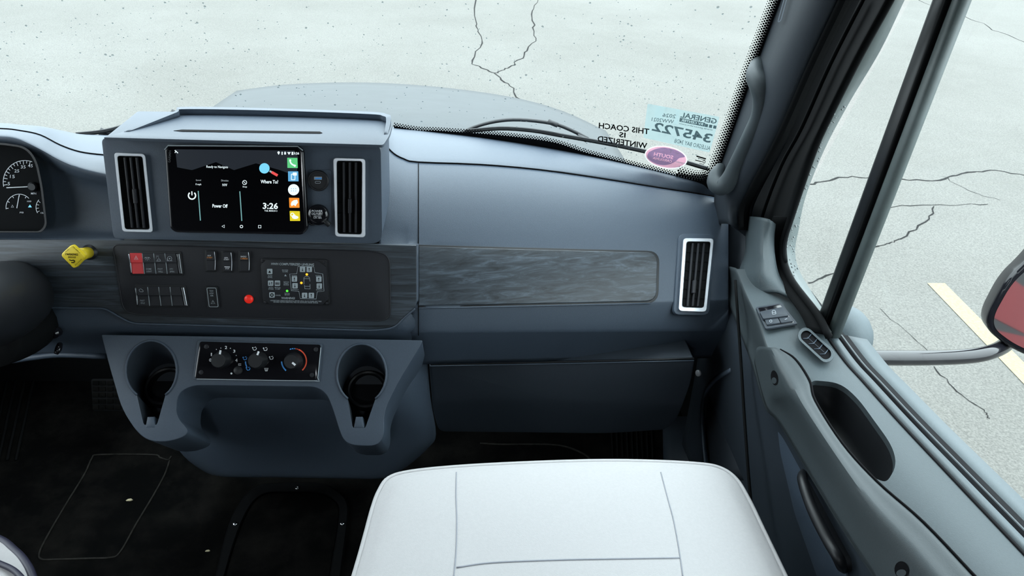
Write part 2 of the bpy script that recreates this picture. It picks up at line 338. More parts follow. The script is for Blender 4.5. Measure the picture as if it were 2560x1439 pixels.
def glyph_loops(s, bold):
    g, fs = glyphs(s, bold); cnt = {}
    for f in fs:
        for a, b in zip(f, f[1:] + f[:1]): cnt[(a, b)] = 1
    nx = {a: b for a, b in cnt if (b, a) not in cnt}; loops = []
    while nx:
        a, b = nx.popitem(); lp = [a]
        while b != a and b in nx: lp.append(b); b = nx.pop(b)
        if len(lp) > 2: loops.append([g[i] for i in lp])
    return loops
class Ink:
    def __init__(self, surf, w=0.0007): self.s = surf; self.w = w; self.v = []; self.f = []; self.done = []
    def add(self, pts, faces):
        o = len(self.v); self.v += [V(p) for p in pts]; self.f += [tuple(i + o for i in f) for f in faces]; return self
    def fill(self, pts): return self.add(pts, [tuple(range(len(pts)))])
    def knockout(self, outer, texts):
        """a field of colour with letters left out of it"""
        polys = [[V((p[0], p[1], 0)) for p in outer]]; fills = []
        for s, x, y, wd, ht, d, up, bold in texts:
            ar = lambda l: sum(a.x * b.y - b.x * a.y for a, b in zip(l, l[1:] + l[:1]))
            ls = glyph_loops(s, bold); big = max(ls, key=lambda l: abs(ar(l))); sg = ar(big) > 0
            for l in ls:
                q = [V((x, y)) + V(d) * (wd * p.x) + V(up) * (ht * p.y) for p in l]
                (polys.append([V((p.x, p.y, 0)) for p in q]) if (ar(l) > 0) == sg else fills.append(q))
        tri = tessellate_polygon(polys); flat = [p.xy for l in polys for p in l]; self.add(flat, [tuple(t) for t in tri])
        for q in fills: self.fill(q)
        return self
    def line(self, pts, wd, closed=False):
        pts = [V(p[:2]) for p in pts]; n = len(pts); vs = []
        for i, p in enumerate(pts):
            a = pts[i - 1] if (i or closed) else p; b = pts[(i + 1) % n] if (i + 1 < n or closed) else p
            t = (b - a).normalized(); q = V((-t.y, t.x)) * wd / 2; vs += [p + q, p - q]
        fs = [(2 * i, 2 * i + 1, 2 * ((i + 1) % n) + 1, 2 * ((i + 1) % n)) for i in range(n if closed else n - 1)]
        return self.add(vs, fs)
    def disc(self, x, y, r, ry=None, n=14): return self.fill(ell(x, y, r, ry, n))
    def circ(self, x, y, r, wd, ry=None, n=18): return self.line(ell(x, y, r, ry, n), wd, True)
    def arc(self, x, y, r, a0, a1, wd, n=14): return self.line([V((x + r * math.cos(math.radians(a0 + (a1 - a0) * k / n)), y + r * math.sin(math.radians(a0 + (a1 - a0) * k / n)))) for k in range(n + 1)], wd)
    def text(self, s, x, y, wd, ht, d=(1, 0.02), up=(0.03, -1), bold=False):
        g, f = glyphs(s, bold); d = V(d); up = V(up); c = V((x, y)); self.done.append(([c + d * (wd * p.x) + up * (ht * p.y) for p in g], f)); return self
    def g(self):
        if self.f: self.done.append((self.v, self.f)); self.v = []; self.f = []
        return self
    def build(self, name, m, parent, label=None, w=None):
        for v, f in self.done: mk(name, [self.s(p.x, p.y, self.w if w is None else w) for p in v], f, m, parent, False, label)
        if not self.f: return
        return mk(name, [self.s(p.x, p.y, self.w if w is None else w) for p in self.v], self.f, m, parent, False, label)
# ================================================================== THE SETTING
# ---- outside: ground, cracks, line
GZ = -1.15
def ground_px(px, py, w=0.0): return P(px, py, Z=GZ + w)
ground_px.n = V((0, 0, 1))
ground = mk('ground', [(-40, -12, GZ), (40, -12, GZ), (40, 60, GZ), (-40, 60, GZ)], [(0, 1, 2, 3)], 'asphalt'); tag(ground, 'pale wet cracked asphalt parking lot outside the cab', kind='structure')
def crack(px, wid, n=6, jit=5):
    pts = []
    for a, b in zip(px, px[1:]):
        for k in range(n):
            t = k / n; q = V(a).lerp(V(b), t)
            pts.append(ground_px(q.x + (random.uniform(-jit, jit) if k else 0), q.y + (random.uniform(-jit, jit) * 0.5 if k else 0), 0.003))
    pts.append(ground_px(*px[-1], 0.003)); vs = []
    for i, p in enumerate(pts):
        t = (pts[min(i + 1, len(pts) - 1)] - pts[max(i - 1, 0)]).normalized(); s = V((-t.y, t.x, 0)); w_ = wid * random.uniform(0.5, 1.3) / 2
        vs += [p + s * w_, p - s * w_]
    mk('crack', vs, [(2 * i, 2 * i + 1, 2 * i + 3, 2 * i + 2) for i in range(len(pts) - 1)], 'crack', ground)
crack([(1187, -60), (1192, 60), (1205, 100), (1180, 160), (1235, 182), (1275, 215), (1305, 255), (1324, 290)], 0.020)
crack([(1395, -60), (1345, 0), (1330, 45), (1340, 95), (1310, 140), (1270, 170), (1235, 182)], 0.018)
crack([(1990, 475), (2040, 455), (2130, 440), (2240, 447), (2350, 450), (2420, 430), (2490, 425), (2600, 445)], 0.020)
crack([(2335, 515), (2323, 547), (2251, 597), (2222, 608), (2179, 619), (2096, 680), (2021, 707)], 0.013)
crack([(2250, -20), (2345, 20), (2410, 40), (2500, 80), (2600, 118)], 0.016)
crack([(2335, 915), (2391, 977), (2461, 1024), (2475, 1045)], 0.007)
crack([(2180, 518), (2330, 512), (2470, 510)], 0.010)
crack([(2355, 440), (2420, 475), (2500, 500)], 0.006)
crack([(2200, 770), (2290, 850), (2350, 900)], 0.004)
mk('parking_line', [ground_px(*p, 0.004) for p in ((2318, 707), (2362, 707), (2700, 1045), (2700, 1105))], [(0, 1, 2, 3)], 'paintline', ground, label='worn pale yellow painted parking stripe')

# ---- cab shell
floor = rbox('floor', (-1.43, -2.5, -0.06), (0.72, 1.74, 0.0), 'floor', bev=0.0); tag(floor, 'scuffed black rubber cab floor mat', kind='structure')
fw = mk('wall_front', [(-1.43, 1.62, 0), (0.70, 1.62, 0), (0.70, 1.70, 0.30), (0.70, 1.70, 0.66), (-1.43, 1.70, 0.66), (-1.43, 1.70, 0.30), (-1.43, 1.74, 0), (0.70, 1.74, 0), (0.70, 1.74, 0.66), (-1.43, 1.74, 0.66)],
        [(0, 1, 2, 5), (5, 2, 3, 4), (6, 9, 8, 7), (4, 3, 8, 9)], 'rubber'); tag(fw, 'black firewall behind the footwells', kind='structure')
ceil = rbox('ceiling', (-1.42, -2.5, 1.54), (0.78, 1.26, 1.60), 'headliner', bev=0.0); tag(ceil, 'pale cab headliner overhead', kind='structure')
rear = rbox('wall_rear', (-1.42, -2.56, 0), (0.78, -2.5, 1.60), 'coachwall', bev=0.0); tag(rear, 'plain coach wall behind the cab', kind='structure')
hd = rbox('trim_1', (-1.36, 1.17, 1.42), (0.62, 1.22, 1.56), 'headliner', bev=0.0); tag(hd, 'header above the windscreen', kind='structure')
def side_wall(name, x0, x1, lab, lowfront):
    o = None; vs = []; fs = []
    def bx(a, b):
        k = len(vs)
        for x in (a[0], b[0]):
            for y in (a[1], b[1]):
                for z in (a[2], b[2]): vs.append((x, y, z))
        fs.extend([tuple(k + i for i in f) for f in ((0, 1, 3, 2), (4, 6, 7, 5), (0, 4, 5, 1), (2, 3, 7, 6), (0, 2, 6, 4), (1, 5, 7, 3))])
    bx((x0, -2.5, 0), (x1, 0.02, 1.56)); bx((x0, 0.02, 1.40), (x1, 1.25, 1.56))
    if lowfront: bx((x0, 0.02, 0), (x1, 1.74, 0.72)); bx((x0, 1.22, 0.72), (x1, 1.40, 1.0))
    o = mk(name, vs, fs, 'coachwall'); tag(o, lab, kind='structure')
side_wall('wall_left', -1.42, -1.37, 'driver side cab wall below and around its window', True)
side_wall('wall_right', 0.74, 0.80, 'coach wall behind the passenger door', False)

fe = rbox('trim_5', (0.66, 1.10, 0.0), (0.71, 1.74, 0.62), 'pillargap', bev=0.0); tag(fe, 'black footwell side behind the kick panel', kind='structure')
# ---- fill lamp added out of view, behind the viewer
lamp = thing('added_fill_lamp', 'added round white fill lamp out of view behind the seats', 'light', (-0.35, -1.1, 1.54))
lathe('housing', V((-0.35, -1.1, 1.54)), V((0, 0, -1)), [(0.16, 0.0), (0.16, 0.012), (0.15, 0.018)], 'white', lamp)
lathe('diffuser', V((-0.35, -1.1, 1.522)), V((0, 0, -1)), [(0.14, 0.0), (0.12, 0.006), (0.02, 0.008)], mat('fill_lamp_diffuser', (0.9, 0.9, 0.9), 0.5, emit=(0.9, 0.96, 1.0), es=3.0, var=0.01, vs=4), lamp)
ld = bpy.data.lights.new('added_fill_glow', 'AREA'); ld.shape = 'DISK'; ld.size = 0.28; ld.energy = 9; ld.color = (0.88, 0.95, 1.0)
lo = bpy.data.objects.new('added_fill_glow', ld); COL.objects.link(lo); lo.location = (-0.35, -1.1, 1.915); lo.parent = lamp; lo.location = (0, 0, -0.035)

# ---- windscreen
def ws(s, t):
    b = V((-0.39 + s * 0.965, 1.58 - 0.16 * s * s, 0.85 - 0.06 * s * s)); e = V((-0.39 + s * 0.935, 1.25 - 0.16 * s * s, 1.78 - 0.03 * s * s)); return b.lerp(e, t * 0.70)
NS, NT = 24, 8
gv = [ws(-1.06 + 2.12 * j / NS, -0.28 + 1.28 * i / NT) for i in range(NT + 1) for j in range(NS + 1)]
gf = [(i * (NS + 1) + j, i * (NS + 1) + j + 1, (i + 1) * (NS + 1) + j + 1, (i + 1) * (NS + 1) + j) for i in range(NT) for j in range(NS)]
wsc = mk('window_1', gv, gf, 'glass', None, True); tag(wsc, 'rain spotted windscreen with dotted black border', kind='structure')
_bv = BVHTree.FromPolygons(gv, gf)
def G(px, py, w=0.002):
    v = ray(px, py); h = _bv.ray_cast(CAM, v)
    p = h[0] if h[0] is not None else P(px, py, Y=1.5)
    return p - v.normalized() * w
G.n = V((0, -0.94, 0.34))
# black border: band and dots
edge = [V(p) for p in ((985, 317), (1047, 327), (1100, 329), (1250, 340), (1380, 357), (1460, 382), (1550, 405), (1690, 440), (1745, 452), (1775, 446), (1793, 425), (1830, 325), (1880, 180), (1950, -8), (2000, -140))]
ed = cr(edge, 10); pos = [ed[0]]
def resample(pts, step):
    out = [pts[0]]; acc = 0.0
    for a, b in zip(pts, pts[1:]):
        L = (b - a).length; d = step - acc
        while d <= L: out.append(a.lerp(b, d / L)); d += step
        acc = (acc + L) % step if L else acc
    return out
e2 = resample(ed, 7.0); band = []; dots = Ink(G, 0.002)
nor = []
for i, p in enumerate(e2):
    t = (e2[min(i + 1, len(e2) - 1)] - e2[max(i - 1, 0)]).normalized(); nor.append(V((t.y, -t.x)))      # points into the glass
bd = Ink(G, 0.0018); vs_ = []
for p, n in zip(e2, nor): vs_ += [p - n * 22, p + n * 2]
bd.add(vs_, [(2 * i, 2 * i + 1, 2 * i + 3, 2 * i + 2) for i in range(len(e2) - 1)])
bd.build('border_band', 'ink', wsc)
for k, (off, r) in enumerate(((4, 3.9), (9.5, 3.4), (15, 2.8), (20, 2.1), (25, 1.4))):
    for i in range(len(e2) - 1):
        p = e2[i].lerp(e2[i + 1], 0.5 * (k % 2)); n = nor[i]; f = 0.62 if p.x < 1690 else 1.0
        if p.x < 1690 and k > 2: continue
        dots.fill(ell(p.x + n.x * off * f, p.y + n.y * off * f, r * f, n=6))
tag(dots.build('border_dots', 'ink', wsc), kind='stuff')
# rain drops on the outside
dv, df = [], []
def drop_at(px, py, r):
    v = ray(px, py); h = _bv.ray_cast(CAM, v)
    if h[0] is None: return
    n = h[1]; n = n if n.dot(v) > 0 else -n; c = h[0] + n * 0.0006; u = n.orthogonal().normalized(); s = n.cross(u); o = len(dv); K = 7
    sq = random.uniform(0.85, 1.25)
    for rr_, hh in ((1.0, 0.0), (0.72, 0.38)):
        for k in range(K): a = 2 * math.pi * k / K; dv.append(c + (u * math.cos(a) * sq + s * math.sin(a)) * r * rr_ + n * r * hh)
    dv.append(c + n * r * 0.52)
    for k in range(K):
        j = (k + 1) % K; df.append((o + k, o + j, o + K + j, o + K + k)); df.append((o + K + k, o + K + j, o + 2 * K))
    df.append(tuple(o + k for k in reversed(range(K))))
for k in range(1700):
    x = random.uniform(-20, 1930); y = random.uniform(-10, 430)
    if y > 250 + (x / 1930) * 190 or (x < 1000 and y > 320): continue
    if random.random() > 0.35 + 0.65 * y / 330: continue
    drop_at(x, y, abs(random.gauss(0.0005, 0.0006)) + 0.0006)
tag(mk('rain_drops', dv, df, 'drop', wsc, True), kind='stuff')

# ---- hood beyond the glass
top = [(520, 276), (640, 258), (760, 250), (880, 248), (1000, 253), (1120, 264), (1240, 281), (1340, 302), (1440, 335), (1560, 395)]
r0 = [P(x, y + 26, Z=0.30) + V((0, 0.45, 0)) for x, y in top]; r1 = [P(x, y, Z=0.56) for x, y in top]; r2 = [P(x, y + 18, Z=0.64) for x, y in top]; r3 = [P(x, y + 45, Z=0.70) for x, y in top]; r4 = [P(x, y + 110, Z=0.72) for x, y in top]
hood = loft('hood', [r0, r1, r2, r3, r4], 'hood', nu=4, nv=4, thick=0.01); tag(hood, 'wet grey truck hood beyond the windscreen', kind='structure')
cw1 = [G(x, y + 7, -0.012) for x, y in ((-420, 318), (-260, 316), (-100, 315), (0, 315), (100, 321), (200, 341), (300, 345), (450, 345), (600, 345), (750, 345), (900, 325), (985, 322), (1100, 333), (1250, 351), (1400, 376), (1550, 406), (1690, 440), (1760, 462), (1800, 482))]
cw1 = [V((-1.40, cw1[0].y - 0.03, cw1[0].z))] + cw1 + [V((0.72, 1.40, 0.74))]
cowl = loft('cowl', [cw1, [p.lerp(V((p.x, 1.70, 0.64)), 0.5) + V((0, 0.0, -0.03)) for p in cw1], [V((p.x, 1.705, 0.62)) for p in cw1]], 'pillargap', nu=2, nv=2, thick=0.006, away=V((0, 0.6, 0.2))); tag(cowl, 'black cowl panel added to block light under the windscreen base', kind='structure')  # unseen panel added to stop sky light leaking below the dash

# ---- passenger side pillar between windscreen and door
pa = [P(2003, -140, X=0.555), P(1953, 0, X=0.56), P(1883, 180, X=0.565), P(1833, 325, X=0.57), P(1795, 432, X=0.574), P(1785, 500, X=0.577), P(1790, 560, X=0.58)]
pb = [P(2080, -140, X=0.545), P(2020, 0, X=0.55), P(1937, 180, X=0.555), P(1880, 325, X=0.56), P(1832, 450, X=0.565), P(1818, 500, X=0.57), P(1822, 560, X=0.575)]
pc = [P(2160, -140, X=0.57), P(2095, 0, X=0.575), P(2010, 180, X=0.58), P(1940, 340, X=0.585), P(1872, 470, X=0.59), P(1848, 520, X=0.595), P(1846, 575, X=0.60)]
pd = [P(2186, -140, X=0.615), P(2118, 0, X=0.62), P(2030, 190, X=0.62), P(1968, 350, X=0.625), P(1895, 490, X=0.63), P(1880, 540, X=0.63), P(1878, 600, X=0.635)]
pil = loft('trim_2', [pa, pb, pc, pd], 'trim', nu=4, nv=5, thick=0.006, angle=None); tag(pil, 'charcoal windscreen pillar cover on the passenger side', kind='structure')
sl = loft('seal_lip', [[p + (CAM - p) * 0.004 for p in pc], [p + (CAM - p) * 0.01 + V((0.012, 0, 0)) for p in pc], [p + (CAM - p) * 0.004 + V((0.024, 0, 0)) for p in pc]], 'rubber', pil, nu=4, nv=2, thick=0.003)
hole = Ink(lambda x, y, w=0: P(x, y, X=0.548)); hole.line(rp([(1962, -8, 3), (1968, -8, 3), (1952, 52, 7), (1944, 56, 7)], 4), 2, True)
hole.build('clip_outline', 'dash', pil)
pe = [P(2300, -150, X=0.655), P(2228, -5, X=0.655), P(2148, 140, X=0.655), P(2070, 296, X=0.655), P(2030, 385, X=0.655), P(1977, 545, X=0.655), P(1960, 610, X=0.655), P(1962, 655, X=0.655)]
pdd = [P(2150, -140, X=0.645), P(2082, 0, X=0.648), P(1994, 190, X=0.65), P(1930, 350, X=0.65), P(1872, 450, X=0.65), P(1832, 540, X=0.65), P(1826, 610, X=0.65), P(1826, 690, X=0.65)]
seal = loft('trim_3', [pdd, [(a + b) / 2 + V((0.02, 0.02, 0)) for a, b in zip(pdd, pe)], pe], 'pillargap', nu=4, nv=4, thick=0.006); tag(seal, 'black rubber seal between pillar and door frame', kind='structure')
for t, dx in ((0.5, 0.006),):
    tube('seal_bead', [a.lerp(b, t) + V((0.012, 0.012, 0)) + (CAM - a) * 0.006 for a, b in zip(pdd[1:7], pe[1:7])], 0.004, 'pillargap', seal, n=6, res=4)

# ---- passenger door (door_1): frame, glass, top trim, armrest, lower panel
door = thing('door_1', 'charcoal passenger door with armrest, pull pocket and low window sill', None, (0.66, 0.6, 0.0), kind='structure')
so = [P(2330, -140, X=0.70), P(2264, -5, X=0.70), P(2200, 128, X=0.70), P(2123, 257, X=0.70), P(2061, 374, X=0.70), P(2014, 492, X=0.70), P(1997, 572, X=0.70), P(1988, 626, X=0.70), P(2000, 680, X=0.70), P(2053, 766, X=0.70), P(2085, 822, X=0.70)]
si = [P(2292, -140, X=0.66), P(2226, -5, X=0.66), P(2147, 140, X=0.66), P(2069, 296, X=0.66), P(2030, 385, X=0.66), P(1976, 545, X=0.66), P(1957, 608, X=0.66), P(1960, 651, X=0.66), P(1981, 701, X=0.66), P(2043, 782, X=0.66), P(2072, 838, X=0.66)]
loft('window_channel', [si, so], 'alu', door, nu=5, nv=2, thick=0.004, label='grey window channel with water spots')
rbox('outer_skin', (0.735, 0.03, -0.25), (0.76, 1.24, 0.62), 'coachdark', door, bev=0.0)
loft('frame_filler', [[p + V((-0.022, 0.03, -0.012)) for p in si[5:]], [p + V((0.004, 0.002, 0)) for p in si[5:]]], 'rubber', door, nu=4, nv=1, thick=0.004)
tube('channel_seal', [p + V((-0.002, -0.004, 0.0)) for p in si], 0.007, 'rubber', door, n=7, res=4)
wv, wf = [], []
for k in range(70):
    t = random.random(); i = min(int(3 + t * 5), 7); f = random.random(); u = random.uniform(0.25, 0.9)
    a = si[i].lerp(si[i + 1], f); b = so[i].lerp(so[i + 1], f); c = a.lerp(b, u) + (CAM - a) * 0.003; r = random.uniform(0.0008, 0.0024); n = (CAM - c).normalized(); x = n.orthogonal().normalized(); y = n.cross(x); o = len(wv)
    for q in range(6): wv.append(c + (x * math.cos(q * 1.0472) + y * math.sin(q * 1.0472)) * r)
    wv.append(c + n * r * 0.6)
    wf += [(o + q, o + (q + 1) % 6, o + 6) for q in range(6)]
tag(mk('water_beads', wv, wf, mat('bead', (0.22, 0.24, 0.24), 0.15, var=0.05, vs=30), door), kind='stuff')
# divider bar of the window
b0, b1 = P(2048, 822, X=0.69), P(2352, -5, X=0.69); bt = b1 + (b1 - b0) * 0.25
def bar(name, ao, ax, w_, d_, m, lab=None):
    a = b0 + V((ax, ao, 0)); b = bt + V((ax, ao, 0)); vs = []
    for p in (a, b):
        for k in range(10):
            an = 2 * math.pi * k / 10; c_, s_ = math.cos(an), math.sin(an); vs.append(p + V((d_ * abs(s_) ** 0.6 * (1 if s_ > 0 else -1), w_ * abs(c_) ** 0.6 * (1 if c_ > 0 else -1), 0)))
    mk(name, vs, [(k, (k + 1) % 10, 10 + (k + 1) % 10, 10 + k) for k in range(10)] + [tuple(reversed(range(10))), tuple(range(10, 20))], m, door, True, lab)
bar('window_divider', -0.012, 0.0, 0.0185, 0.012, 'black', 'black upright window divider bar'); bar('divider_groove', -0.030, -0.002, 0.004, 0.011, 'rubber'); bar('divider_edge', -0.044, 0.002, 0.012, 0.010, 'alu')
win = mk('window_2', [(0.70, 0.05, 0.66), (0.70, 1.24, 0.58), (0.70, 1.26, 0.80), (0.70, 1.06, 1.42), (0.70, 0.05, 1.42)], [(4, 3, 2, 1, 0)], 'glass'); tag(win, 'clear side window of the passenger door', kind='structure')

# door top trim: lines running front to back; A left edge, B crest, C seam by the glass
def Q(pts, z=None): return [P(x, y, Z=zz) for x, y, zz in pts]
dl = Q([(1812, 668, 0.606), (1836, 735, 0.602), (1868, 815, 0.598), (1893, 880, 0.598), (1927, 985, 0.600), (1962, 1025, 0.604), (2040, 1150, 0.612), (2132, 1295, 0.622), (2235, 1445, 0.634), (2330, 1585, 0.64)])
dm = Q([(1842, 672, 0.666), (1868, 738, 0.662), (1898, 800, 0.658), (1921, 870, 0.656), (1966, 968, 0.656), (2010, 1015, 0.658), (2090, 1130, 0.664), (2188, 1270, 0.672), (2290, 1400, 0.682), (2400, 1540, 0.69)])
dr = Q([(1955, 690, 0.676), (1990, 745, 0.672), (2030, 800, 0.668), (2062, 838, 0.666), (2110, 905, 0.670), (2155, 955, 0.676), (2240, 1050, 0.684), (2362, 1180, 0.694), (2480, 1305, 0.703), (2600, 1432, 0.71)])
dh = [a.lerp(b, 0.5) + V((0, 0, 0.006)) for a, b in zip(dm, dr)]
dlo = [p + V((-0.004, 0, -0.03)) for p in dl]
loft('trim_flank', [dlo, dl, dl and [a.lerp(b, 0.8) + V((-0.003, 0, 0.002)) for a, b in zip(dl, dm)], dm], 'arm', door, nu=6, nv=4, thick=0.004, angle=None, label='dark inner flank of the sill trim')  # flank takes the dimmer plastic, so its shade is partly colour
top_tr = loft('top_trim', [dm, dh, dr], 'door', door, nu=6, nv=5, thick=0.0, angle=60, label='grey grained sill trim')
sm = top_tr.modifiers.new('thickness', 'SOLIDIFY'); sm.thickness = 0.010; sm.offset = -1
# pull pocket cut in the armrest
_tn = (dr[6] - dm[6]).cross(dm[8] - dm[6]); _tn = _tn if _tn.z > 0 else -_tn
PT = plane(dm[6].lerp(dr[6], 0.5) + V((0, 0, 0.004)), _tn)
pk = rp([(2018, 966, 14), (2032, 950, 12), (2100, 956, 30), (2145, 995, 30), (2232, 1115, 40), (2242, 1165, 24), (2216, 1206, 14), (2160, 1184, 24), (2085, 1092, 30)], 5)
_tb = BVHTree.FromPolygons([v.co for v in top_tr.data.vertices], [tuple(p.vertices) for p in top_tr.data.polygons])
def TT(px, py):
    h = _tb.ray_cast(CAM, ray(px, py)); return h[0] if h[0] is not None else PT(px, py, 0)
pk3 = [TT(p.x, p.y) for p in pk]; pkc = sum(pk3, V((0, 0, 0))) / len(pk3)
kn = prism('pocket_cutter', [V((p.x, p.y, 0.76)) for p in pk3], V((0.0, 0.0, -0.20)), 'arm')
cut(top_tr, [kn])
def pocket_rows(depths):
    c = V((sum(p.x for p in pk) / len(pk), sum(p.y for p in pk) / len(pk))); out = []
    for sc, dz in depths: out.append([pkc.lerp(p, sc) + V((0, 0, dz)) for p in pk3])
    return out
rr_ = pocket_rows(((1.07, -0.005), (1.0, -0.03), (0.92, -0.06), (0.7, -0.075), (0.02, -0.078))); n_ = len(pk)
mk('pull_pocket', [p for r in rr_ for p in r], [(i * n_ + k, i * n_ + (k + 1) % n_, (i + 1) * n_ + (k + 1) % n_, (i + 1) * n_ + k) for i in range(len(rr_) - 1) for k in range(n_)], 'black', door, True, 'deep dark pull pocket')
rim = [PT(p.x, p.y, 0.0) for p in pk]
# belt lines beside the glass
def belt(name, off, z, wd, ht, m, lab=None):
    a = [p + V((off, 0, z)) for p in dr[3:]]; b = [p + V((wd, 0, ht)) for p in a]
    loft(name, [a, b], m, door, nu=4, nv=1, thick=0.015, label=lab, away=V((0.6, 0.5, 3)))
belt('belt_line', 0.0, 0.0012, 0.005, 0.0, 'ink'); belt('belt_strip', 0.0055, 0.0, 0.016, 0.001, 'door', 'grey inner belt strip')
belt('belt_seal', 0.022, 0.001, 0.022, 0.0, 'ink', 'black glass seal'); belt('seal_bead', 0.030, 0.0022, 0.003, 0.0, 'grip'); belt('outer_sill', 0.045, 0.0, 0.040, -0.008, 'door', 'outer door skin below the glass')
# armrest seam and cap
pbl = Q([(1893, 868, 0.612), (1906, 920, 0.612), (1927, 985, 0.612), (1962, 1025, 0.614), (2040, 1150, 0.622), (2132, 1295, 0.632), (2240, 1450, 0.643), (2335, 1590, 0.651)])
pbc = Q([(1921, 868, 0.668), (1942, 915, 0.672), (1975, 972, 0.676), (2004, 1020, 0.676), (2084, 1142, 0.680), (2172, 1268, 0.686), (2278, 1390, 0.694), (2392, 1535, 0.700)])
pbr = Q([(1948, 874, 0.672), (1986, 898, 0.674), (2022, 952, 0.674), (2036, 1002, 0.674), (2103, 1108, 0.678), (2190, 1204, 0.684), (2306, 1306, 0.696), (2450, 1458, 0.706)])
pbi = [a.lerp(b, 0.55) + V((0, 0, 0.003)) for a, b in zip(pbc, pbr)]
pbo = loft('pull_bar', [[p + V((0.002, 0, -0.035)) for p in pbl], pbl, pbc, pbi, pbr, [p + V((0.003, 0, -0.02)) for p in pbr]], 'arm', door, nu=5, nv=4, thick=0.004, angle=50, label='pull bar along the armrest, its shade put into a darker grey')  # less light than on the sill, set by the darker plastic
tube('armrest_seam', [p + V((0.0015, 0, 0.001)) for p in pbr], 0.0018, 'ink', door, n=6, res=5)
_pb = BVHTree.FromPolygons([v.co for v in pbo.data.vertices], [tuple(p.vertices) for p in pbo.data.polygons])
def PB_(px, py, w=0.0):
    v = ray(px, py); h = _pb.ray_cast(CAM, v); p = h[0] if h[0] is not None else P(px, py, Z=0.65); return p - v.normalized() * w
for x, y, rx, ry in ((1936, 944, 9, 19), (2254, 1424, 18, 22)):
    ik = Ink(PB_, 0.0012); ik.fill(ell(x, y, rx, ry, 20, -0.15)); ik.build('screw_dark_disc', 'ink', door); ik = Ink(PB_, 0.0022); ik.fill(ell(x - 1, y + ry * 0.35, rx * 0.7, ry * 0.42, 16, -0.15)); ik.build('screw', 'grip', door)  # flat black discs paint the dark of the screw holes
# upright corner trim at the front of the door
cv = [[P(1868, 540, X=0.620), P(1864, 580, X=0.618), P(1862, 630, X=0.612), P(1850, 668, X=0.600), P(1838, 700, X=0.588)], [P(1900, 543, X=0.612), P(1898, 585, X=0.610), P(1896, 640, X=0.604), P(1892, 690, X=0.598), P(1888, 730, X=0.60)],
      [P(1926, 550, X=0.622), P(1918, 590, X=0.62), P(1917, 640, X=0.618), P(1924, 690, X=0.62), P(1945, 730, X=0.625)], [P(1940, 560, X=0.640), P(1936, 595, X=0.64), P(1938, 640, X=0.64), P(1950, 690, X=0.645), P(1985, 745, X=0.65)]]
loft('corner_trim', cv, 'door', door, nu=5, nv=4, thick=0.006, label='grey upright corner trim')
# lower inner panel
la = [p + V((0.010, 0, -0.028)) for p in dl]
lb = [V((0.585 + 0.0 * k, p.y, 0.50)) for k, p in enumerate(dl)]; lc = [V((0.600, p.y, 0.30)) for p in dl]; l0 = [V((0.615, p.y, 0.02)) for p in dl]
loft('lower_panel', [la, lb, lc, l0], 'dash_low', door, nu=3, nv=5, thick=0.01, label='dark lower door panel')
gp = [(1935, 1000), (1990, 1045), (2075, 1180), (2105, 1260), (2080, 1320), (2120, 1450), (2045, 1450), (1985, 1280), (1950, 1130)]
PD = plane(V((0.578, 0.9, 0.45)), V((-1, 0, 0.06)))
plate('grained_insert', rp([(x, y, 14) for x, y in gp], 3), PD, 'dash', door, w=0.002, depth=0.003, bev=0.001, label='speckled grey lower insert')
tube('pull_handle', [PD(2008, 1178, 0.004), PD(2006, 1200, 0.03), PD(2030, 1270, 0.036), PD(2070, 1350, 0.034), PD(2100, 1400, 0.03), PD(2110, 1425, 0.006)], [0.005, 0.008, 0.009, 0.009, 0.008, 0.005], 'black', door, n=10, res=6, label='glossy black inside door handle')
plate('handle_recess', rp([(2000, 1172, 10), (2030, 1180, 10), (2085, 1250, 20), (2135, 1330, 20), (2125, 1430, 12), (2095, 1430, 12), (2030, 1290, 20)], 4), PD, 'black', door, w=0.004, depth=0.004, bev=0.001)
# door sealing flank, seen beside the seat
tube('edge_seal', [P(1838, 700, X=0.565), P(1852, 900, X=0.560), P(1862, 1060, X=0.556), P(1878, 1260, X=0.552), P(1905, 1460, X=0.55)], 0.003, 'rubber', door, n=7, res=6)

# window switch plate and oval demister on the sill
PSW = plane(P(1945, 790, Z=0.671), V((-0.15, 0.0, 1)))
plate('switch_plate', rp([(1889, 767, 4), (1953, 756, 4), (1995, 808, 4), (1914, 821, 4)], 3), PSW, 'dash_low', door, w=0.003, depth=0.004, bev=0.001)
plate('switch_well', rp([(1895, 769, 3), (1950, 760, 3), (1986, 806, 3), (1916, 814, 3)], 3), PSW, 'gloss', door, w=0.0034, depth=0.002, bev=0.0004)
def rocker3(name, q, surf, m, parent, w, lab=None):
    return plate(name, q, surf, m, parent, w=w, depth=0.005, bev=0.001, label=lab)
rocker3('window_switch', rq(1899, 778, 1956, 766, 1972, 788, 1908, 796, 3), PSW, 'dash_low', door, 0.0085, 'window lift rocker')
rocker3('lock_button', rq(1912, 798, 1945, 794, 1951, 806, 1917, 811, 2), PSW, 'dash_low', door, 0.006); rocker3('lock_button', rq(1947, 794, 1973, 790, 1983, 802, 1953, 806, 2), PSW, 'dash_low', door, 0.006)
ik = Ink(PSW, 0.0089); ik.line(rp([(1930, 776, 3), (1938, 775, 3), (1940, 784, 1), (1931, 785, 1)], 3), 1.2, True); ik.line([(1930, 781), (1940, 780)], 1.2); ik.circ(1927, 802, 3, 1.0); ik.line([(1962, 798), (1968, 796)], 1.2); ik.build('switch_symbol', 'grey', door)
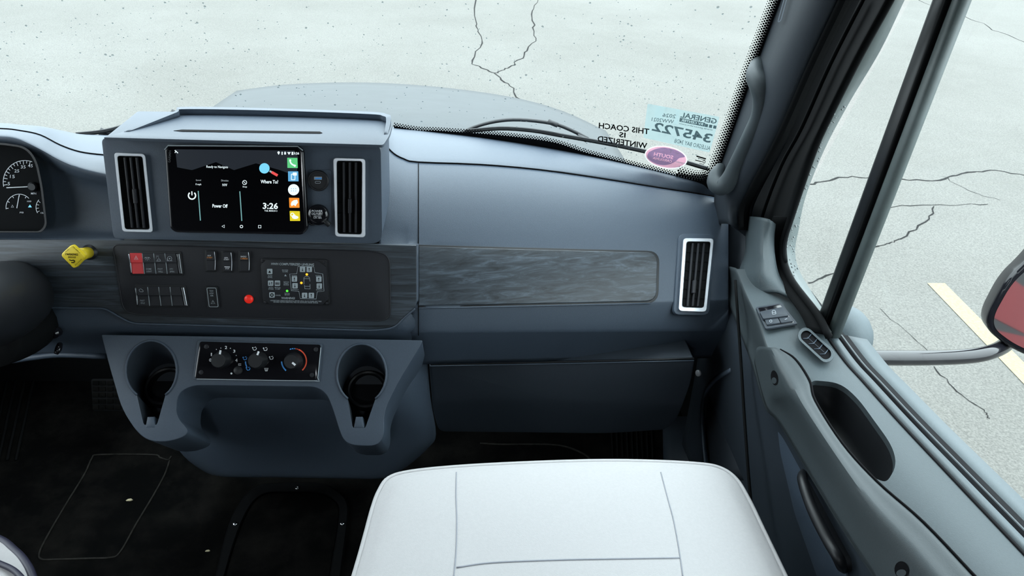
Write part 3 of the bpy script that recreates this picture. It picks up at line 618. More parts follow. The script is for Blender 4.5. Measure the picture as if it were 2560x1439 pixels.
# oval vent
def stadium(a, b, r, n=9, sq=0.62):
    a, b = V(a), V(b); t = (b - a).normalized(); an = math.atan2(t.y, t.x); out = []
    for c, s in ((a, math.pi / 2), (b, -math.pi / 2)):
        for k in range(n):
            q = an + s + math.pi * k / (n - 1); out.append(c + V((math.cos(q), math.sin(q))) * r)
    return out
POV = plane(P(2040, 860, Z=0.676), V((-0.10, 0.0, 1)))
ring('demister_rim', stadium((2014, 838), (2066, 886), 20), stadium((2016, 840), (2064, 884), 13), POV, 'door', door, w=0.007, label='oval rim of side window demister')
plate('demister_dark_plate', stadium((2016, 840), (2064, 884), 14), POV, 'ink', door, w=0.0040, depth=0.003, bev=0)  # flat black sheet paints the shade inside the oval opening
for t in (0.12, 0.37, 0.62, 0.87):
    c = V((2012, 836)).lerp(V((2068, 888)), t); tube('demister_rib', [POV(c.x - 11, c.y + 4, 0.0045), POV(c.x + 1, c.y + 3, 0.005), POV(c.x + 11, c.y - 9, 0.0045)], 0.0009, 'dash', door, n=6)
tube('demister_spine', [POV(2018, 842, 0.0042), POV(2063, 883, 0.0042)], 0.0008, 'dash_low', door, n=6)

# kick panel and cowl side below the passenger end of the dash
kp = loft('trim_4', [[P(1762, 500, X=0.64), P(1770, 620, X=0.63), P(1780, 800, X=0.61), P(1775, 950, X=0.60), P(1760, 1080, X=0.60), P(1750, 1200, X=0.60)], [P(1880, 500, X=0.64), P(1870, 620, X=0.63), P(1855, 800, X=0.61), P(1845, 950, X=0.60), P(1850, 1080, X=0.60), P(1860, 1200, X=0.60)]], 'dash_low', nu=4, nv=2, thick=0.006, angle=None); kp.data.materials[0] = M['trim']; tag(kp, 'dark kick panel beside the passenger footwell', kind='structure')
PK = plane(V((0.59, 1, 0.4)), V((-1, 0, 0)))
tube('kick_panel_ridge', [PK(1830, 922, 0), PK(1790, 948, 0), PK(1765, 980, 0), PK(1757, 1020, 0), PK(1760, 1100, 0), PK(1770, 1200, 0)], 0.009, 'dash', kp, n=8, res=5, flat=0.5)
for x, y in ((1806, 795), (1747, 932)): lathe('trim_clip', PK(x, y, 0.006), V((-1, -0.4, 0.2)), [(0.008, 0), (0.008, 0.004), (0.004, 0.006)], 'silver', kp, n=14)
# ================================================================== DASHBOARD
dash = thing('dashboard', 'charcoal truck dashboard with dark wood trim spanning the cab', 'dashboard', (-0.39, 1.25, 0.55))
PP = plane(PF.p + PF.n * 0.03, PF.n)                          # face of the central pod, proud of the dash
def DS(px, py, w=0.0):
    if px >= 1045 or py < 616: return PR(px, py, w)
    return PF(px, py, w - 0.012)
xs = [948, 965, 985, 1010, 1045, 1200, 1350, 1500, 1650, 1760, 1812]
def itp(t):
    def f(x):
        for (a, b), (c, d) in zip(t, t[1:]):
            if x <= c: return b + (d - b) * (x - a) / (c - a)
        return t[-1][1]
    return f
yA = itp([(900, 312), (985, 322), (1100, 333), (1250, 351), (1400, 376), (1550, 406), (1690, 440), (1760, 460), (1812, 485)])
yB = itp([(940, 346), (965, 364), (985, 384), (1010, 397), (1045, 405), (1200, 411), (1350, 424), (1500, 445), (1650, 469), (1760, 486), (1812, 497)])
yD = itp([(900, 609), (1045, 612), (1640, 628), (1812, 634)]); yE = itp([(900, 765), (1045, 766), (1630, 753), (1812, 748)]); yF = itp([(900, 838), (1045, 838), (1785, 833), (1812, 832)]); yG = itp([(900, 912), (1075, 910), (1740, 896), (1812, 892)])
dk = [[G(x, yA(x) - 4, -0.01) for x in xs]]
WB = lambda x: -0.034
Brow = [DS(x, yB(x), WB(x)) for x in xs]
dk.append([a.lerp(b, 0.55) + V((0, 0, 0.010)) for a, b in zip(dk[0], Brow)]); dk.append([b + V((0, 0.006, 0.002)) for b in Brow])
dk.append([b + V((0, 0.004, -0.012)) for b in Brow])
loft('top_deck', dk, 'dash', dash, nu=3, nv=5, thick=0.004, label='soft top deck below the windscreen')
rows = []
for f, wv_ in ((0.0, 1.0), (0.13, 0.62), (0.30, 0.32), (0.5, 0.13), (0.75, 0.02), (1.0, 0.0)): rows.append([DS(x, yB(x) + (yD(x) - yB(x)) * f, WB(x) * wv_) for x in xs])
for f in (0.06, 0.5, 0.94): rows.append([DS(x, yD(x) + (yE(x) - yD(x)) * f, 0.0) for x in xs])
rows.append([DS(x, yE(x), 0.0) for x in xs]); rows.append([DS(x, yE(x) + 10, -0.003) for x in xs]); rows.append([DS(x, yF(x) - 14, -0.027) for x in xs]); rows.append([DS(x, yF(x), -0.042) for x in xs]); rows.append([DS(x, (yF(x) + yG(x)) / 2, -0.092) for x in xs]); rows.append([DS(x, yG(x), -0.142) for x in xs])
for k, r in enumerate(rows):                                   # the end turns forward into the footwell
    e = r[-1]; r.append(e + V((0.012, 0.012, 0))); r.append(e + V((0.016, 0.06, 0))); r.append(e + V((0.012, 0.14, 0)))
loft('passenger_panel', rows, 'dash', dash, nu=3, nv=3, thick=0.004, label='curved passenger side panel')
tube('panel_seam', [DS(1046, y, wv_ + 0.0006) for y, wv_ in ((408, -0.032), (432, -0.021), (467, -0.011), (509, -0.0045), (560, -0.001), (612, 0.0), (700, 0.0), (766, 0.0), (776, -0.003), (824, -0.027), (838, -0.041))], 0.0009, 'ink', dash, n=5, res=3)
tube('deck_seam', [b + V((0, -0.001, 0.0008)) for b in Brow[1:]], 0.0014, 'ink', dash, n=5, res=3)
# driver side: deck, binnacle hood and face
xl = [-430, -260, -120, 0, 50, 100, 150, 200, 258, 310]
f0 = itp([(-430, 318), (-260, 316), (0, 315), (100, 321), (150, 331), (200, 341), (310, 345)]); f1 = itp([(-430, 320), (-260, 318), (0, 320), (88, 329), (125, 350), (175, 372), (225, 384), (310, 388)]); f2 = itp([(-430, 336), (-260, 334), (0, 336), (37, 340), (70, 350), (125, 380), (175, 408), (258, 428), (310, 436)])
lr0 = [G(x, f0(x) - 6, -0.005) for x in xl]; lr1 = [PF(x, f1(x), -0.085) for x in xl]
loft('driver_deck', [lr0, [a.lerp(b, 0.6) + V((0, 0, 0.006)) for a, b in zip(lr0, lr1)], lr1, [p + V((0, -0.003, -0.012)) for p in lr1]], 'dash', dash, nu=4, nv=4, label='deck behind the gauge binnacle')
lh = [[PF(x, f1(x) + 2.5, -0.082) for x in xl], [PF(x, f1(x) * 0.6 + f2(x) * 0.4, -0.035) for x in xl], [PF(x, f2(x), 0.004) for x in xl], [PF(x, f2(x) + 12, 0.010) for x in xl], [PF(x, f2(x) + 26, 0.002) for x in xl], [PF(x, f2(x) + 44, -0.014) for x in xl], [PF(x, 520, -0.020) for x in xl], [PF(x, 575, -0.014) for x in xl], [PF(x, 600, 0.004) for x in xl]]
loft('binnacle_hood', lh, 'dash', dash, nu=4, nv=4, label='hooded panel around the gauges')
tube('hood_seam', [PF(x, f1(x) + 1, -0.0815) for x in xl], 0.0014, 'ink', dash, n=5, res=4)
# lower centre and knee panel
xc = [-430, -200, 0, 115, 265, 450, 650, 850, 1046]
loft('knee_panel', [[PF(x, y, w_) for x in xc] for y, w_ in ((610, -0.003), (700, -0.003), (770, -0.003), (815, -0.006), (838, -0.022), (860, -0.045), (888, -0.075))], 'dash', dash, nu=3, nv=3, label='lower centre panel')
tube('knee_panel_lip', [PF(x, y, -0.072) for x, y in ((-430, 912), (-200, 910), (0, 903), (80, 893), (150, 886), (265, 890))], 0.006, 'dash', dash, n=8, res=4)

# wood band with its stepped lower edge, the black switch panel let into it
wb = rp([(-430, 597), (400, 599), (1041, 613), (1041, 766, 12), (1012, 790, 14), (985, 818, 22), (930, 823, 20), (600, 813), (330, 806, 20), (296, 788, 14), (262, 768, 14), (110, 766), (-430, 766)], 6)
plate('wood_band', wb, PF, 'wood', dash, w=0.004, depth=0.006, bev=0.002, label='dark grey wood grain band')
tube('wood_lower_edge', [PF(p.x, p.y + 2.5, 0.003) for p in wb if p.y >= 765], 0.0022, 'dash', dash, n=6)
sp = rp([(281, 611, 18), (940, 628, 26), (974, 640, 26), (976, 790, 16), (960, 801, 16), (600, 795), (345, 786, 14), (308, 778, 26)], 6)
spo = plate('switch_panel', sp, PF, 'panel', dash, w=0.0055, depth=0.004, bev=0.0015, label='matte black switch panel')
tube('switch_panel_rim', [PF(p.x, p.y, 0.0048) for p in sp], 0.0014, 'panel', dash, n=6, cyclic=True)
# passenger wood inlay
plate('inlay_surround', rp([(1047, 611), (1300, 618), (1649, 627, 30), (1646, 757, 30), (1300, 764), (1047, 768)], 6), PR, 'black', dash, w=0.0006, depth=0.004, bev=0.0004)
plate('wood_inlay', rp([(1047, 615), (1300, 622), (1644, 631, 26), (1641, 752, 26), (1300, 759), (1047, 763)], 7), PR, 'wood', dash, w=0.005, depth=0.006, bev=0.002, seg=3, label='dark grey wood grain inlay with rounded end')
tube('inlay_lower_edge', [PR(x, y, 0.002) for x, y in ((1047, 770), (1300, 765), (1625, 758))], 0.0016, 'dash', dash, n=6, res=4)

# central pod
pod = rp([(253, 345, 14), (600, 348), (952, 361, 22), (956, 596, 24), (940, 609, 14), (290, 597, 12), (283, 590, 14)], 6)
plate('pod_face', pod, PP, 'dash', dash, w=0.0, depth=0.1, bev=0.008, seg=4, label='raised central pod face', ext=V((0, 0.14, 0.0)))
ZT = PP(600, 346, 0).z + 0.004
PT2 = plane(V((0, 0, ZT)), V((0, 0, 1)))
tr = rp([(258, 343, 4), (300, 331, 6), (440, 289, 12), (476, 278, 16), (700, 283), (935, 292, 16), (984, 301, 14), (974, 338, 10), (958, 362, 6)], 5)
plate('tray_base', tr, PT2, 'dash', dash, w=0, depth=0.005, bev=0.0015, label='flat tray on top of the pod')
lip_o = cr([V(p) for p in ((310, 329), (375, 309), (440, 289), (468, 280), (700, 284), (925, 292), (968, 298), (978, 306), (970, 335))], 5); lip_i = cr([V(p) for p in ((322, 329), (385, 311), (446, 293), (474, 287), (700, 291), (920, 299), (958, 304), (966, 311), (960, 336))], 5)
def tp(p, h): return PT2(p.x, p.y, 0) + V((0, 0, h))
_nl = len(lip_o) - 1; lh_ = [min(1.0, k / 12 + 0.05, (_nl - k) / 6 + 0.05) for k in range(_nl + 1)]
loft('tray_lip', [[tp(p, 0.0) for p in lip_o], [tp(p, 0.010 * h) for p, h in zip(lip_o, lh_)], [tp(p, 0.011 * h) for p, h in zip(lip_i, lh_)], [tp(p, -0.001) for p in lip_i]], 'dash', dash, nu=1, nv=2, ulin=True, vlin=True, thick=0.001, angle=30)
plate('tray_slot', rp([(434, 326), (455, 323.5), (800, 328.5), (806, 332), (800, 333.5), (455, 328.5)]), PT2, 'ink', dash, w=0.0006, depth=0.003, bev=0)
tube('tray_seam', [PP(x, y, 0.001) for x, y in ((262, 345), (600, 350), (940, 363))], 0.0011, 'ink', dash, n=5, res=3)

# air vents
def vent(outer, inner, surf, ty, down, lab, bez=None):
    o = rq(*outer, 9); i = rq(*inner, 7)
    if bez: plate('vent_surround', rq(*bez, 16), surf, 'dash', dash, w=0.004, depth=0.008, bev=0.002)
    w0 = 0.004 if bez else 0.0
    fr = ring('air_vent', o, i, surf, 'silver', dash, w=w0 + 0.007, w0=w0, label=lab)
    plate('vent_dark_plate', i, surf, 'rubber', fr, w=w0 + 0.0006, depth=0.002, bev=0)  # flat black plate paints the dark depth behind the slats
    c = [V(inner[k:k + 2]) for k in (0, 2, 4, 6)]                  # tl, tr, br, bl
    for t in (0.16, 0.30, 0.44, 0.58, 0.72, 0.86):
        a, b = c[0].lerp(c[3], t), c[1].lerp(c[2], t); tube('fin', [surf(*a.lerp(b, 0.03), w0 + 0.0016), surf(*a.lerp(b, 0.97), w0 + 0.0016)], 0.0007, 'rubber', fr, n=5)
    for t in (0.27, 0.51, 0.75):
        a, b = c[0].lerp(c[1], t), c[3].lerp(c[2], t); q = 2.6
        pts = [(a.x - q, a.y + 3), (a.x + q, a.y + 3), (b.x + q, b.y - 3), (b.x - q, b.y - 3)]
        sl_ = plate('slat', [V(p) for p in pts], surf, 'panel', fr, w=w0 + 0.0055, depth=0.004, bev=0.0012)
        if t == 0.51:
            m0, m1 = a.lerp(b, ty - 0.10), a.lerp(b, ty + 0.10)
            plate('vent_tab', rp([(m0.x - 4.5, m0.y, 2), (m0.x + 3.5, m0.y, 2), (m1.x + 3.5, m1.y, 2), (m1.x - 4.5, m1.y, 2)], 3), surf, 'panel', fr, w=w0 + 0.010, depth=0.006, bev=0.001)
    return fr
vent((285, 381, 363, 384, 383, 581, 306, 579), (293.5, 390, 356, 391, 374.5, 573, 313, 572), PP, 0.55, 0, 'tall silver framed vent left of the screen')
vent((833, 394, 913.5, 396.5, 913.5, 593.5, 838, 591.5), (842, 402, 905, 403, 904, 585, 844, 583), PP, 0.62, 0, 'tall silver framed vent right of the screen')
vent((1708, 595, 1785, 596, 1766, 780, 1696, 777.5), (1717, 604, 1776, 604.5, 1759, 769, 1705, 767), PR, 0.68, 0, 'tall silver framed vent at the passenger end', (1698, 583, 1790, 585, 1773, 788, 1684, 786))

# socket column between screen and vent
plate('socket_plate', box_px(769, 424, 829, 568, 8), PP, 'dash', dash, w=0.0012, depth=0.003, bev=0.0006)
usb = lathe('usb_socket', PP(796.5, 451, 0.001), PP.n, [(0.0185, 0), (0.0185, 0.004), (0.0172, 0.0055), (0.0155, 0.0055), (0.0150, 0.0035), (0.002, 0.0035)], 'black', dash, label='round black twin USB socket')
ik = Ink(PP, 0.0052); ik.fill(box_px(785, 441.5, 805, 449, 1)); ik.build('usb_port', 'grey', usb); ik = Ink(PP, 0.0055); ik.fill(box_px(788, 444, 804, 447.5)); ik.build('usb_tongue', 'blueprint', usb)
ik = Ink(PP, 0.0052); ik.line(rp([(788, 453, 2.5), (801, 453, 2.5), (801, 458, 2.5), (788, 458, 2.5)], 4), 1.1, True); ik.build('usb_c_port', 'grey', usb)
cap = lathe('outlet_cap', PP(797, 536, 0.001), PP.n, [(0.0188, 0), (0.0188, 0.006), (0.0172, 0.0095), (0.012, 0.0115), (0.003, 0.0122)], 'gloss', dash, label='domed black power outlet cap', angle=60)
ik = Ink(PP, 0.0165); ik.text('POWER', 793, 527.5, 27, 5.5); ik.text('OUTLET', 793, 534.5, 28, 5.5); ik.line([(784, 539.5), (803, 540)], 0.9); ik.text('12V-10A', 794, 544, 20, 4.5); ik.build('cap_lettering', 'white', cap)
tube('cap_tab', [PP(806, 548, 0.006), PP(815, 555, 0.008), PP(823, 562, 0.006)], [0.004, 0.0045, 0.005], 'black', cap, n=8, res=3)
tube('cap_hinge', [PP(773, 553, 0.003), PP(776, 560, 0.003), PP(786, 561, 0.003)], 0.002, 'black', cap, n=6, res=3)

# rocker switch banks
PSP = plane(PF.p + PF.n * 0.0055, PF.n)
def rocker(q, m, parent, name='rocker_switch', lab=None, hi=(0.0030, 0.0012, 0.0055)):
    """q: tl tr br bl in pixels; two facets meeting in a crease"""
    tl, tr_, br, bl = [V(p) for p in q]; ml, mr = tl.lerp(bl, 0.47), tr_.lerp(br, 0.47); vs = []
    for (a, b), h in (((tl, tr_), hi[0]), ((ml, mr), hi[1] + 0.004), ((ml, mr), hi[1]), ((bl, br), hi[2])):
        vs += [PSP(a.x, a.y, h), PSP(b.x, b.y, h)]
    vs += [PSP(tl.x, tl.y, 0), PSP(tr_.x, tr_.y, 0), PSP(br.x, br.y, 0), PSP(bl.x, bl.y, 0)]
    fs = [(0, 1, 3, 2), (2, 3, 5, 4), (4, 5, 7, 6), (8, 9, 1, 0), (10, 11, 6, 7), (9, 10, 7, 5, 3, 1), (11, 8, 0, 2, 4, 6)]
    o = mk(name, vs, fs, m, parent, False, lab); bm = bmesh.new(); bm.from_mesh(o.data); bmesh.ops.recalc_face_normals(bm, faces=bm.faces[:]); bmesh.ops.bevel(bm, geom=[e for e in bm.edges], offset=0.0005, segments=1, affect='EDGES', clamp_overlap=True); bm.to_mesh(o.data); bm.free(); return o
def bank(tops, bots, yt, yb, mats):
    plate('bank_frame', rp([(tops[0] - 5, yt - 5, 5), (tops[-1] + 14, yt - 4, 5), (bots[-1] + 13, yb + 5, 5), (bots[0] - 5, yb + 5, 5)], 4), PSP, 'black', dash, w=0.001, depth=0.002, bev=0.0005)
    out = []
    for k in range(len(tops) - 1):
        out.append(rocker(((tops[k] + 0.6, yt), (tops[k + 1] - 0.9, yt), (bots[k + 1] - 0.9, yb), (bots[k] + 0.6, yb)), mats[k], dash, lab='red hazard rocker' if mats[k] == 'red' else None))
        if k: tube('switch_divider', [PSP(tops[k], yt + 1, 0.0035), PSP((tops[k] + bots[k]) / 2, (yt + yb) / 2, 0.003), PSP(bots[k], yb, 0.0055)], 0.0006, 'keygrey', dash, n=5)
    plate('bank_end', [V(p) for p in ((tops[-1] + 0.5, yt + 2), (tops[-1] + 8, yt + 2), (bots[-1] + 8, yb), (bots[-1] + 0.5, yb))], PSP, 'chrome', dash, w=0.0045, depth=0.004, bev=0.0015, seg=3)
    plate('bank_end', [V(p) for p in ((tops[0] - 4.5, yt + 3), (tops[0] - 0.6, yt + 3), (bots[0] - 0.6, yb - 2), (bots[0] - 4.5, yb - 2))], PSP, 'chrome', dash, w=0.004, depth=0.004, bev=0.0012, seg=3)
    return out
b1_ = bank([324, 355.5, 384, 412, 440], [331, 361, 390, 418, 447], 632, 684, ['red', 'panel', 'panel', 'panel'])
b2_ = bank([341, 369, 396.5, 425, 451], [346, 374, 402.5, 430.5, 460], 716, 764, ['panel'] * 4)
TOPW, BOTW = 0.0045, 0.0062
ik = Ink(PSP, TOPW); ik.line([(340, 639), (346, 650), (334.5, 650)], 1.1, True); ik.line([(340, 643), (343, 648.5), (337.5, 648.5)], 0.8, True); ik.build('hazard_symbol', 'white', b1_[0])
ik = Ink(PSP, TOPW + 0.001); ik.line([(362, 643), (374, 643)], 1.2); ik.arc(368, 643, 4, 0, 180, 1.1); [ik.line([(368 + 6 * math.cos(a), 643 + 6 * math.sin(a)), (368 + 8.5 * math.cos(a), 643 + 8.5 * math.sin(a))], 1) for a in (0.3, 0.95, 1.57, 2.2, 2.85)]; ik.text('DOME', 372, 672, 13, 4); ik.text('LIGHT', 373, 678, 13, 4); ik.build('switch_legend', 'grey', b1_[1])
ik = Ink(PSP, TOPW + 0.001); ik.line([(390, 640), (397, 640)], 1); ik.line([(391, 643), (390, 645)], 1); ik.line([(396, 643), (397, 645)], 1); ik.line([(391, 652), (402, 652)], 1.1); ik.arc(397, 651, 4, 180, 360, 1.1); ik.text('FOOT', 400.5, 672, 12, 4); ik.text('WELL', 401.5, 678.5, 12, 4); ik.build('switch_legend', 'grey', b1_[2])
ik = Ink(PSP, TOPW + 0.001); ik.circ(424, 646, 5.5, 1.2); ik.disc(424, 646, 2); ik.line([(417, 651.5), (431, 651.5)], 1.2); ik.line([(418, 645), (418, 651)], 1.1); ik.text('ATC', 428.5, 672, 9, 4); ik.text('SPIN', 430, 678.5, 11, 4); ik.build('switch_legend', 'grey', b1_[3])
ik = Ink(PSP, TOPW + 0.001); ik.line(rp([(347, 724, 2), (352, 721, 2), (358, 726, 2), (358, 729, 2), (350, 729, 2)], 3), 1.1, True); ik.text('FAST', 356, 751, 11, 4); ik.text('IDLE', 357, 757, 10, 4); ik.build('switch_legend', 'grey', b2_[0])
# three single rockers
for q, txts, lab in (((515, 627, 537, 676), [('AUX', 523, 638.5, 9, 3.6, 'white'), ('START', 524, 643.5, 14, 3.6, 'orange')], 'rocker marked AUX START'), ((556.5, 629, 578.5, 678), [('GEN', 565, 644, 9, 3.6, 'white'), ('START', 566, 648.5, 13, 3.6, 'white'), ('STOP', 568, 671, 10, 3.6, 'white')], 'rocker marked GEN START and STOP'), ((599, 628, 622, 677), [('RADIO', 609, 641, 14, 3.6, 'white'), ('CAMERA', 610, 646, 18, 3.8, 'orange')], 'rocker marked RADIO CAMERA')):
    x0, y0, x1, y1 = q
    plate('rocker_well', box_px(x0 - 3, y0 - 3, x1 + 5, y1 + 4, 4), PSP, 'black', dash, w=0.0008, depth=0.002, bev=0.0004)
    r = rocker(((x0, y0), (x1 - 1, y0), (x1 + 1, y1), (x0 + 2, y1)), 'panel', dash, 'single_rocker', lab, (0.005, 0.0022, 0.004))
    tube('rocker_highlight', [PSP(x1 - 1, y0 + 2, 0.006), PSP(x1 + 1, (y0 + y1) / 2, 0.0035), PSP(x1 + 0.5, y1 - 2, 0.005)], 0.0006, 'silver', r, n=5, res=3)  # silver strip paints the highlight on the rocker's right edge
    for s, x, y, wd, ht, m in txts: ik = Ink(PSP, 0.0068); ik.text(s, x, y, wd, ht); ik.build('rocker_lettering', m, r)
    if 'STOP' in lab: ik = Ink(PSP, 0.0068); ik.line([(561, 666.5), (575, 667)], 1.8); ik.build('rocker_lettering', 'white', r)
tl = plate('tow_switch', rq(513, 716, 544, 716, 550, 770, 519, 770, 3), PSP, 'black', dash, w=0.003, depth=0.004, bev=0.001, label='tall rocker marked TOW LOW AIR')
ik = Ink(PSP, 0.0036); ik.line(rq(517, 719.5, 540, 719.5, 545.5, 766.5, 523, 766.5, 3, 3), 1.3, True); ik.text('TOW', 528.5, 727, 10, 4); ik.text('LOW', 529, 732.8, 10, 4); ik.text('AIR', 529.5, 738.5, 8, 4); ik.line([(532, 750), (537.5, 758.5), (527.5, 758.5)], 1.1, True); ik.line([(532, 753), (532.3, 756)], 1); ik.build('tow_lettering', 'keygrey', tl)
lathe('red_button', PSP(622.5, 747, 0), PSP.n, [(0.0082, 0), (0.0082, 0.002), (0.0068, 0.0045), (0.003, 0.0058)], 'led_red', dash, n=20, label='round red indicator lamp', angle=60)

# gauge cluster behind the hood opening
op = rp([(-240, 362), (0, 362, 20), (60, 370, 20), (86, 400, 24), (100, 465, 20), (112, 560, 10), (100, 577, 10), (-240, 577)], 5)
opo = [p + (p - V((-60, 470))).normalized() * 7 for p in op]
gc = thing('instrument_cluster', 'black gauge cluster with white dials behind the steering column', 'gauge cluster', PF(-20, 500, 0.0))
plate('cluster_face', op, PF, 'rubber', gc, w=0.0085, depth=0.004, bev=0)
ring('cluster_bezel', opo, op, PF, 'black', gc, w=0.024, label='dark rim around the dials')
ik = Ink(PF, 0.0094); ik.arc(62, 455, 54, 168, 290, 1.6, 26)
for k in range(13):
    a = math.radians(172 + k * 9.4); r0_ = 47 if k % 2 else 44; ik.line([(62 + r0_ * math.cos(a), 455 + r0_ * math.sin(a)), (62 + 53 * math.cos(a), 455 + 53 * math.sin(a))], 1.6)
for s, x, y in (('5', 22, 459), ('15', 31, 441), ('25', 42, 427), ('35', 58, 417), ('45', 76, 414)): ik.text(s, x, y, 6 * len(s), 8)
ik.text('MPH', 84, 483.5, 13, 5); ik.build('dial_markings', 'white', gc)
ik = Ink(PF, 0.013); ik.line([(16, 469), (81, 466)], 2.2); ik.build('needle', 'white', gc); lathe('needle_hub', PF(84, 466, 0.0095), PF.n, [(0.008, 0), (0.008, 0.004), (0.006, 0.006)], 'black', gc, n=16)
ik = Ink(PF, 0.0094); ik.arc(48, 518, 33, 172, 318, 1.5, 20); ik.line([(42, 520), (48, 487)], 2); ik.line([(28, 518), (31, 512), (34, 518)], 1, True); ik.arc(118, 518, 28, 150, 222, 1.6, 12)
for k in range(5): a = math.radians(175 + k * 32); ik.line([(48 + 27 * math.cos(a), 518 + 27 * math.sin(a)), (48 + 32 * math.cos(a), 518 + 32 * math.sin(a))], 1.4)
for k in range(4): a = math.radians(155 + k * 20); ik.line([(118 + 21 * math.cos(a), 518 + 21 * math.sin(a)), (118 + 27 * math.cos(a), 518 + 27 * math.sin(a))], 1.2)
ik.text('100', 73, 503, 10, 4); ik.text('150', 106, 532, 9, 4); ik.text('PSI', 54, 531, 9, 4); ik.build('dial_markings', 'white', gc)
ik = Ink(PF, 0.0097); ik.fill([(75, 511), (79.5, 518), (70, 518)]); ik.build('warning_lamp', 's_cyan', gc)
mk('cluster_lens', [PF(x, y, 0.019) for x, y in ((-240, 364), (0, 366), (60, 376), (84, 402), (99, 465), (110, 560), (98, 574), (-240, 575))], [tuple(reversed(range(8)))], 'lens', gc)

# glove box below
glove = thing('glove_box', 'dark plain glove box door hanging below the passenger dash', 'glove box', (0.13, 1.25, 0.2))
PG = plane(P(1400, 906, Y=1.165), V((-0.14, -0.985, 0.10)))
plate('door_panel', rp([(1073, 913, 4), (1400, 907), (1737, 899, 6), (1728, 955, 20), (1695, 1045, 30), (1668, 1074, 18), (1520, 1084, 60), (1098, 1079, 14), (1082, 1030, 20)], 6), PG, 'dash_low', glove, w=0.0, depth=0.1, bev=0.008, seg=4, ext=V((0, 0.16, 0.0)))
tube('door_gap', [PG(x, y, -0.002) for x, y in ((1076, 910), (1400, 904), (1735, 896))], 0.0025, 'black', glove, n=6, res=3)
tube('door_edge', [PG(x, y, 0.001) for x, y in ((1075, 914.5), (1400, 908.5), (1735, 901))], 0.0016, 'dash', glove, n=6, res=3)
# ================================================================== THINGS IN AND ON THE DASH
# ---- touch screen
ts = thing('touchscreen', 'black tablet style touchscreen showing the time 3:26 and a magnifier', 'touchscreen', PP(590, 580, 0.0))
plate('screen_body', rp([(411, 374, 6), (420, 362, 6), (744, 364, 6), (758, 376, 6), (769, 572, 8), (756, 587, 8), (438, 581, 8), (425, 571, 6)], 4), PP, 'gloss', ts, w=0.010, depth=0.012, bev=0.0025, seg=3)
tube('screen_rim_highlight', [PP(x, y, 0.0105) for x, y in ((412, 374), (420, 363.5), (744, 365.5), (757, 376))], 0.0011, 'keygrey', ts, n=6)  # grey strip paints the highlight along the top edge
PSC = plane(PP.p + PP.n * 0.0104, PP.n)
plate('display_glass', rp([(418, 378, 4), (423, 368, 4), (741, 370, 4), (751, 379, 4), (761, 571, 5), (752, 580, 5), (441, 575, 5), (431, 568, 5)], 3), PSC, 'screen', ts, w=0.0004, depth=0.001, bev=0)
def ui(m, f, name='screen_graphic', w=0.0009):
    ik = Ink(PSC, w); f(ik); return ik.build(name, m, ts)
ui('s_dusk', lambda k: (k.fill([V(p) for p in ((438, 373), (736, 376), (745, 392), (742, 440), (700, 425), (640, 408), (585, 425), (540, 405), (480, 425), (443, 418))])), w=0.0006)
def white(k):
    k.text('Ready to Navigate', 543, 417.7, 54, 8); k.text('NW', 562, 462, 12, 6.5); k.text('0 mph', 496, 461, 14, 6); k.text('Power Off', 550, 514.5, 38, 9, bold=True); k.text('3:26', 676, 514.5, 38, 15.5, bold=True)
    k.text('TUE, MARCH 3', 677, 527, 32, 4.8); k.text('Where To?', 673.5, 454, 44, 9, bold=True); k.text('3:26', 741, 383, 14, 6, bold=True); k.text('Stop', 612, 467, 11, 5)
    k.circ(611.5, 456, 5.2, 1.4); k.line([(609, 453.5), (614, 458.5)], 1.2); k.g(); k.arc(480, 488.5, 9, -50, 230, 3.2, 18); k.line([(479.5, 478), (480, 488)], 2.6)
    k.g(); k.disc(696.5, 381, 3); k.fill([V(p) for p in ((694, 382.5), (699, 382.5), (696.7, 387))]); k.g(); k.line([(705, 379), (705, 387)], 1.4); k.line([(703.5, 381), (707, 385), (705, 387)], 1.1); k.line([(703.5, 385), (707, 381), (705, 379)], 1.1); k.g(); k.fill(box_px(710.5, 381, 715, 386)); k.arc(712.7, 381, 1.8, 180, 360, 1)
    k.g(); k.fill([V(p) for p in ((718, 380), (727, 380), (722.5, 387))]); k.g(); k.fill(box_px(729, 379.5, 733, 387)); k.g(); k.line([(437, 375.5), (445, 382.5)], 2.2); k.line([(437, 382), (441, 377)], 1.6)
    k.g(); k.line([(561, 562), (554.5, 565.5), (561, 569)], 1.3, True); k.g(); k.circ(603.6, 566, 3.3, 1.5); k.g(); k.line(box_px(646, 563, 652.5, 569.5), 1.4, True); k.g(); k.disc(734, 474, 14, n=22)
ui('s_white', white, 'screen_lettering')
ui('s_grey', lambda k: (k.text('Speed', 496, 450.5, 13, 4.5), k.text('Direction', 562, 451, 18, 4.5)), 'screen_lettering')
ui('dim', lambda k: k.text('GARMIN', 424, 391, 30, 6, d=(0.06, -1), up=(-1, -0.06)), 'maker_lettering')
ui('s_teal', lambda k: (k.line([(495.5, 477), (501, 551)], 2.4), k.g(), k.line([(599.5, 478), (604.5, 552)], 2.4)))
ui('s_cyan', lambda k: k.disc(661, 420.5, 13, n=22), 'magnifier_lens'); ui('s_red', lambda k: k.line([(679, 430), (694, 438.5)], 6.5), 'magnifier_handle'); ui('s_grey', lambda k: k.line([(674, 427), (679, 430)], 4.5), 'magnifier_neck')
ui('s_green', lambda k: k.fill(rq(718, 394, 743.5, 394.5, 744.5, 420, 718.5, 419.5, 1)), 'app_tile'); ui('s_blue', lambda k: k.fill(rq(720, 428, 745.5, 428, 746.5, 453, 720.5, 453, 1)), 'app_tile')
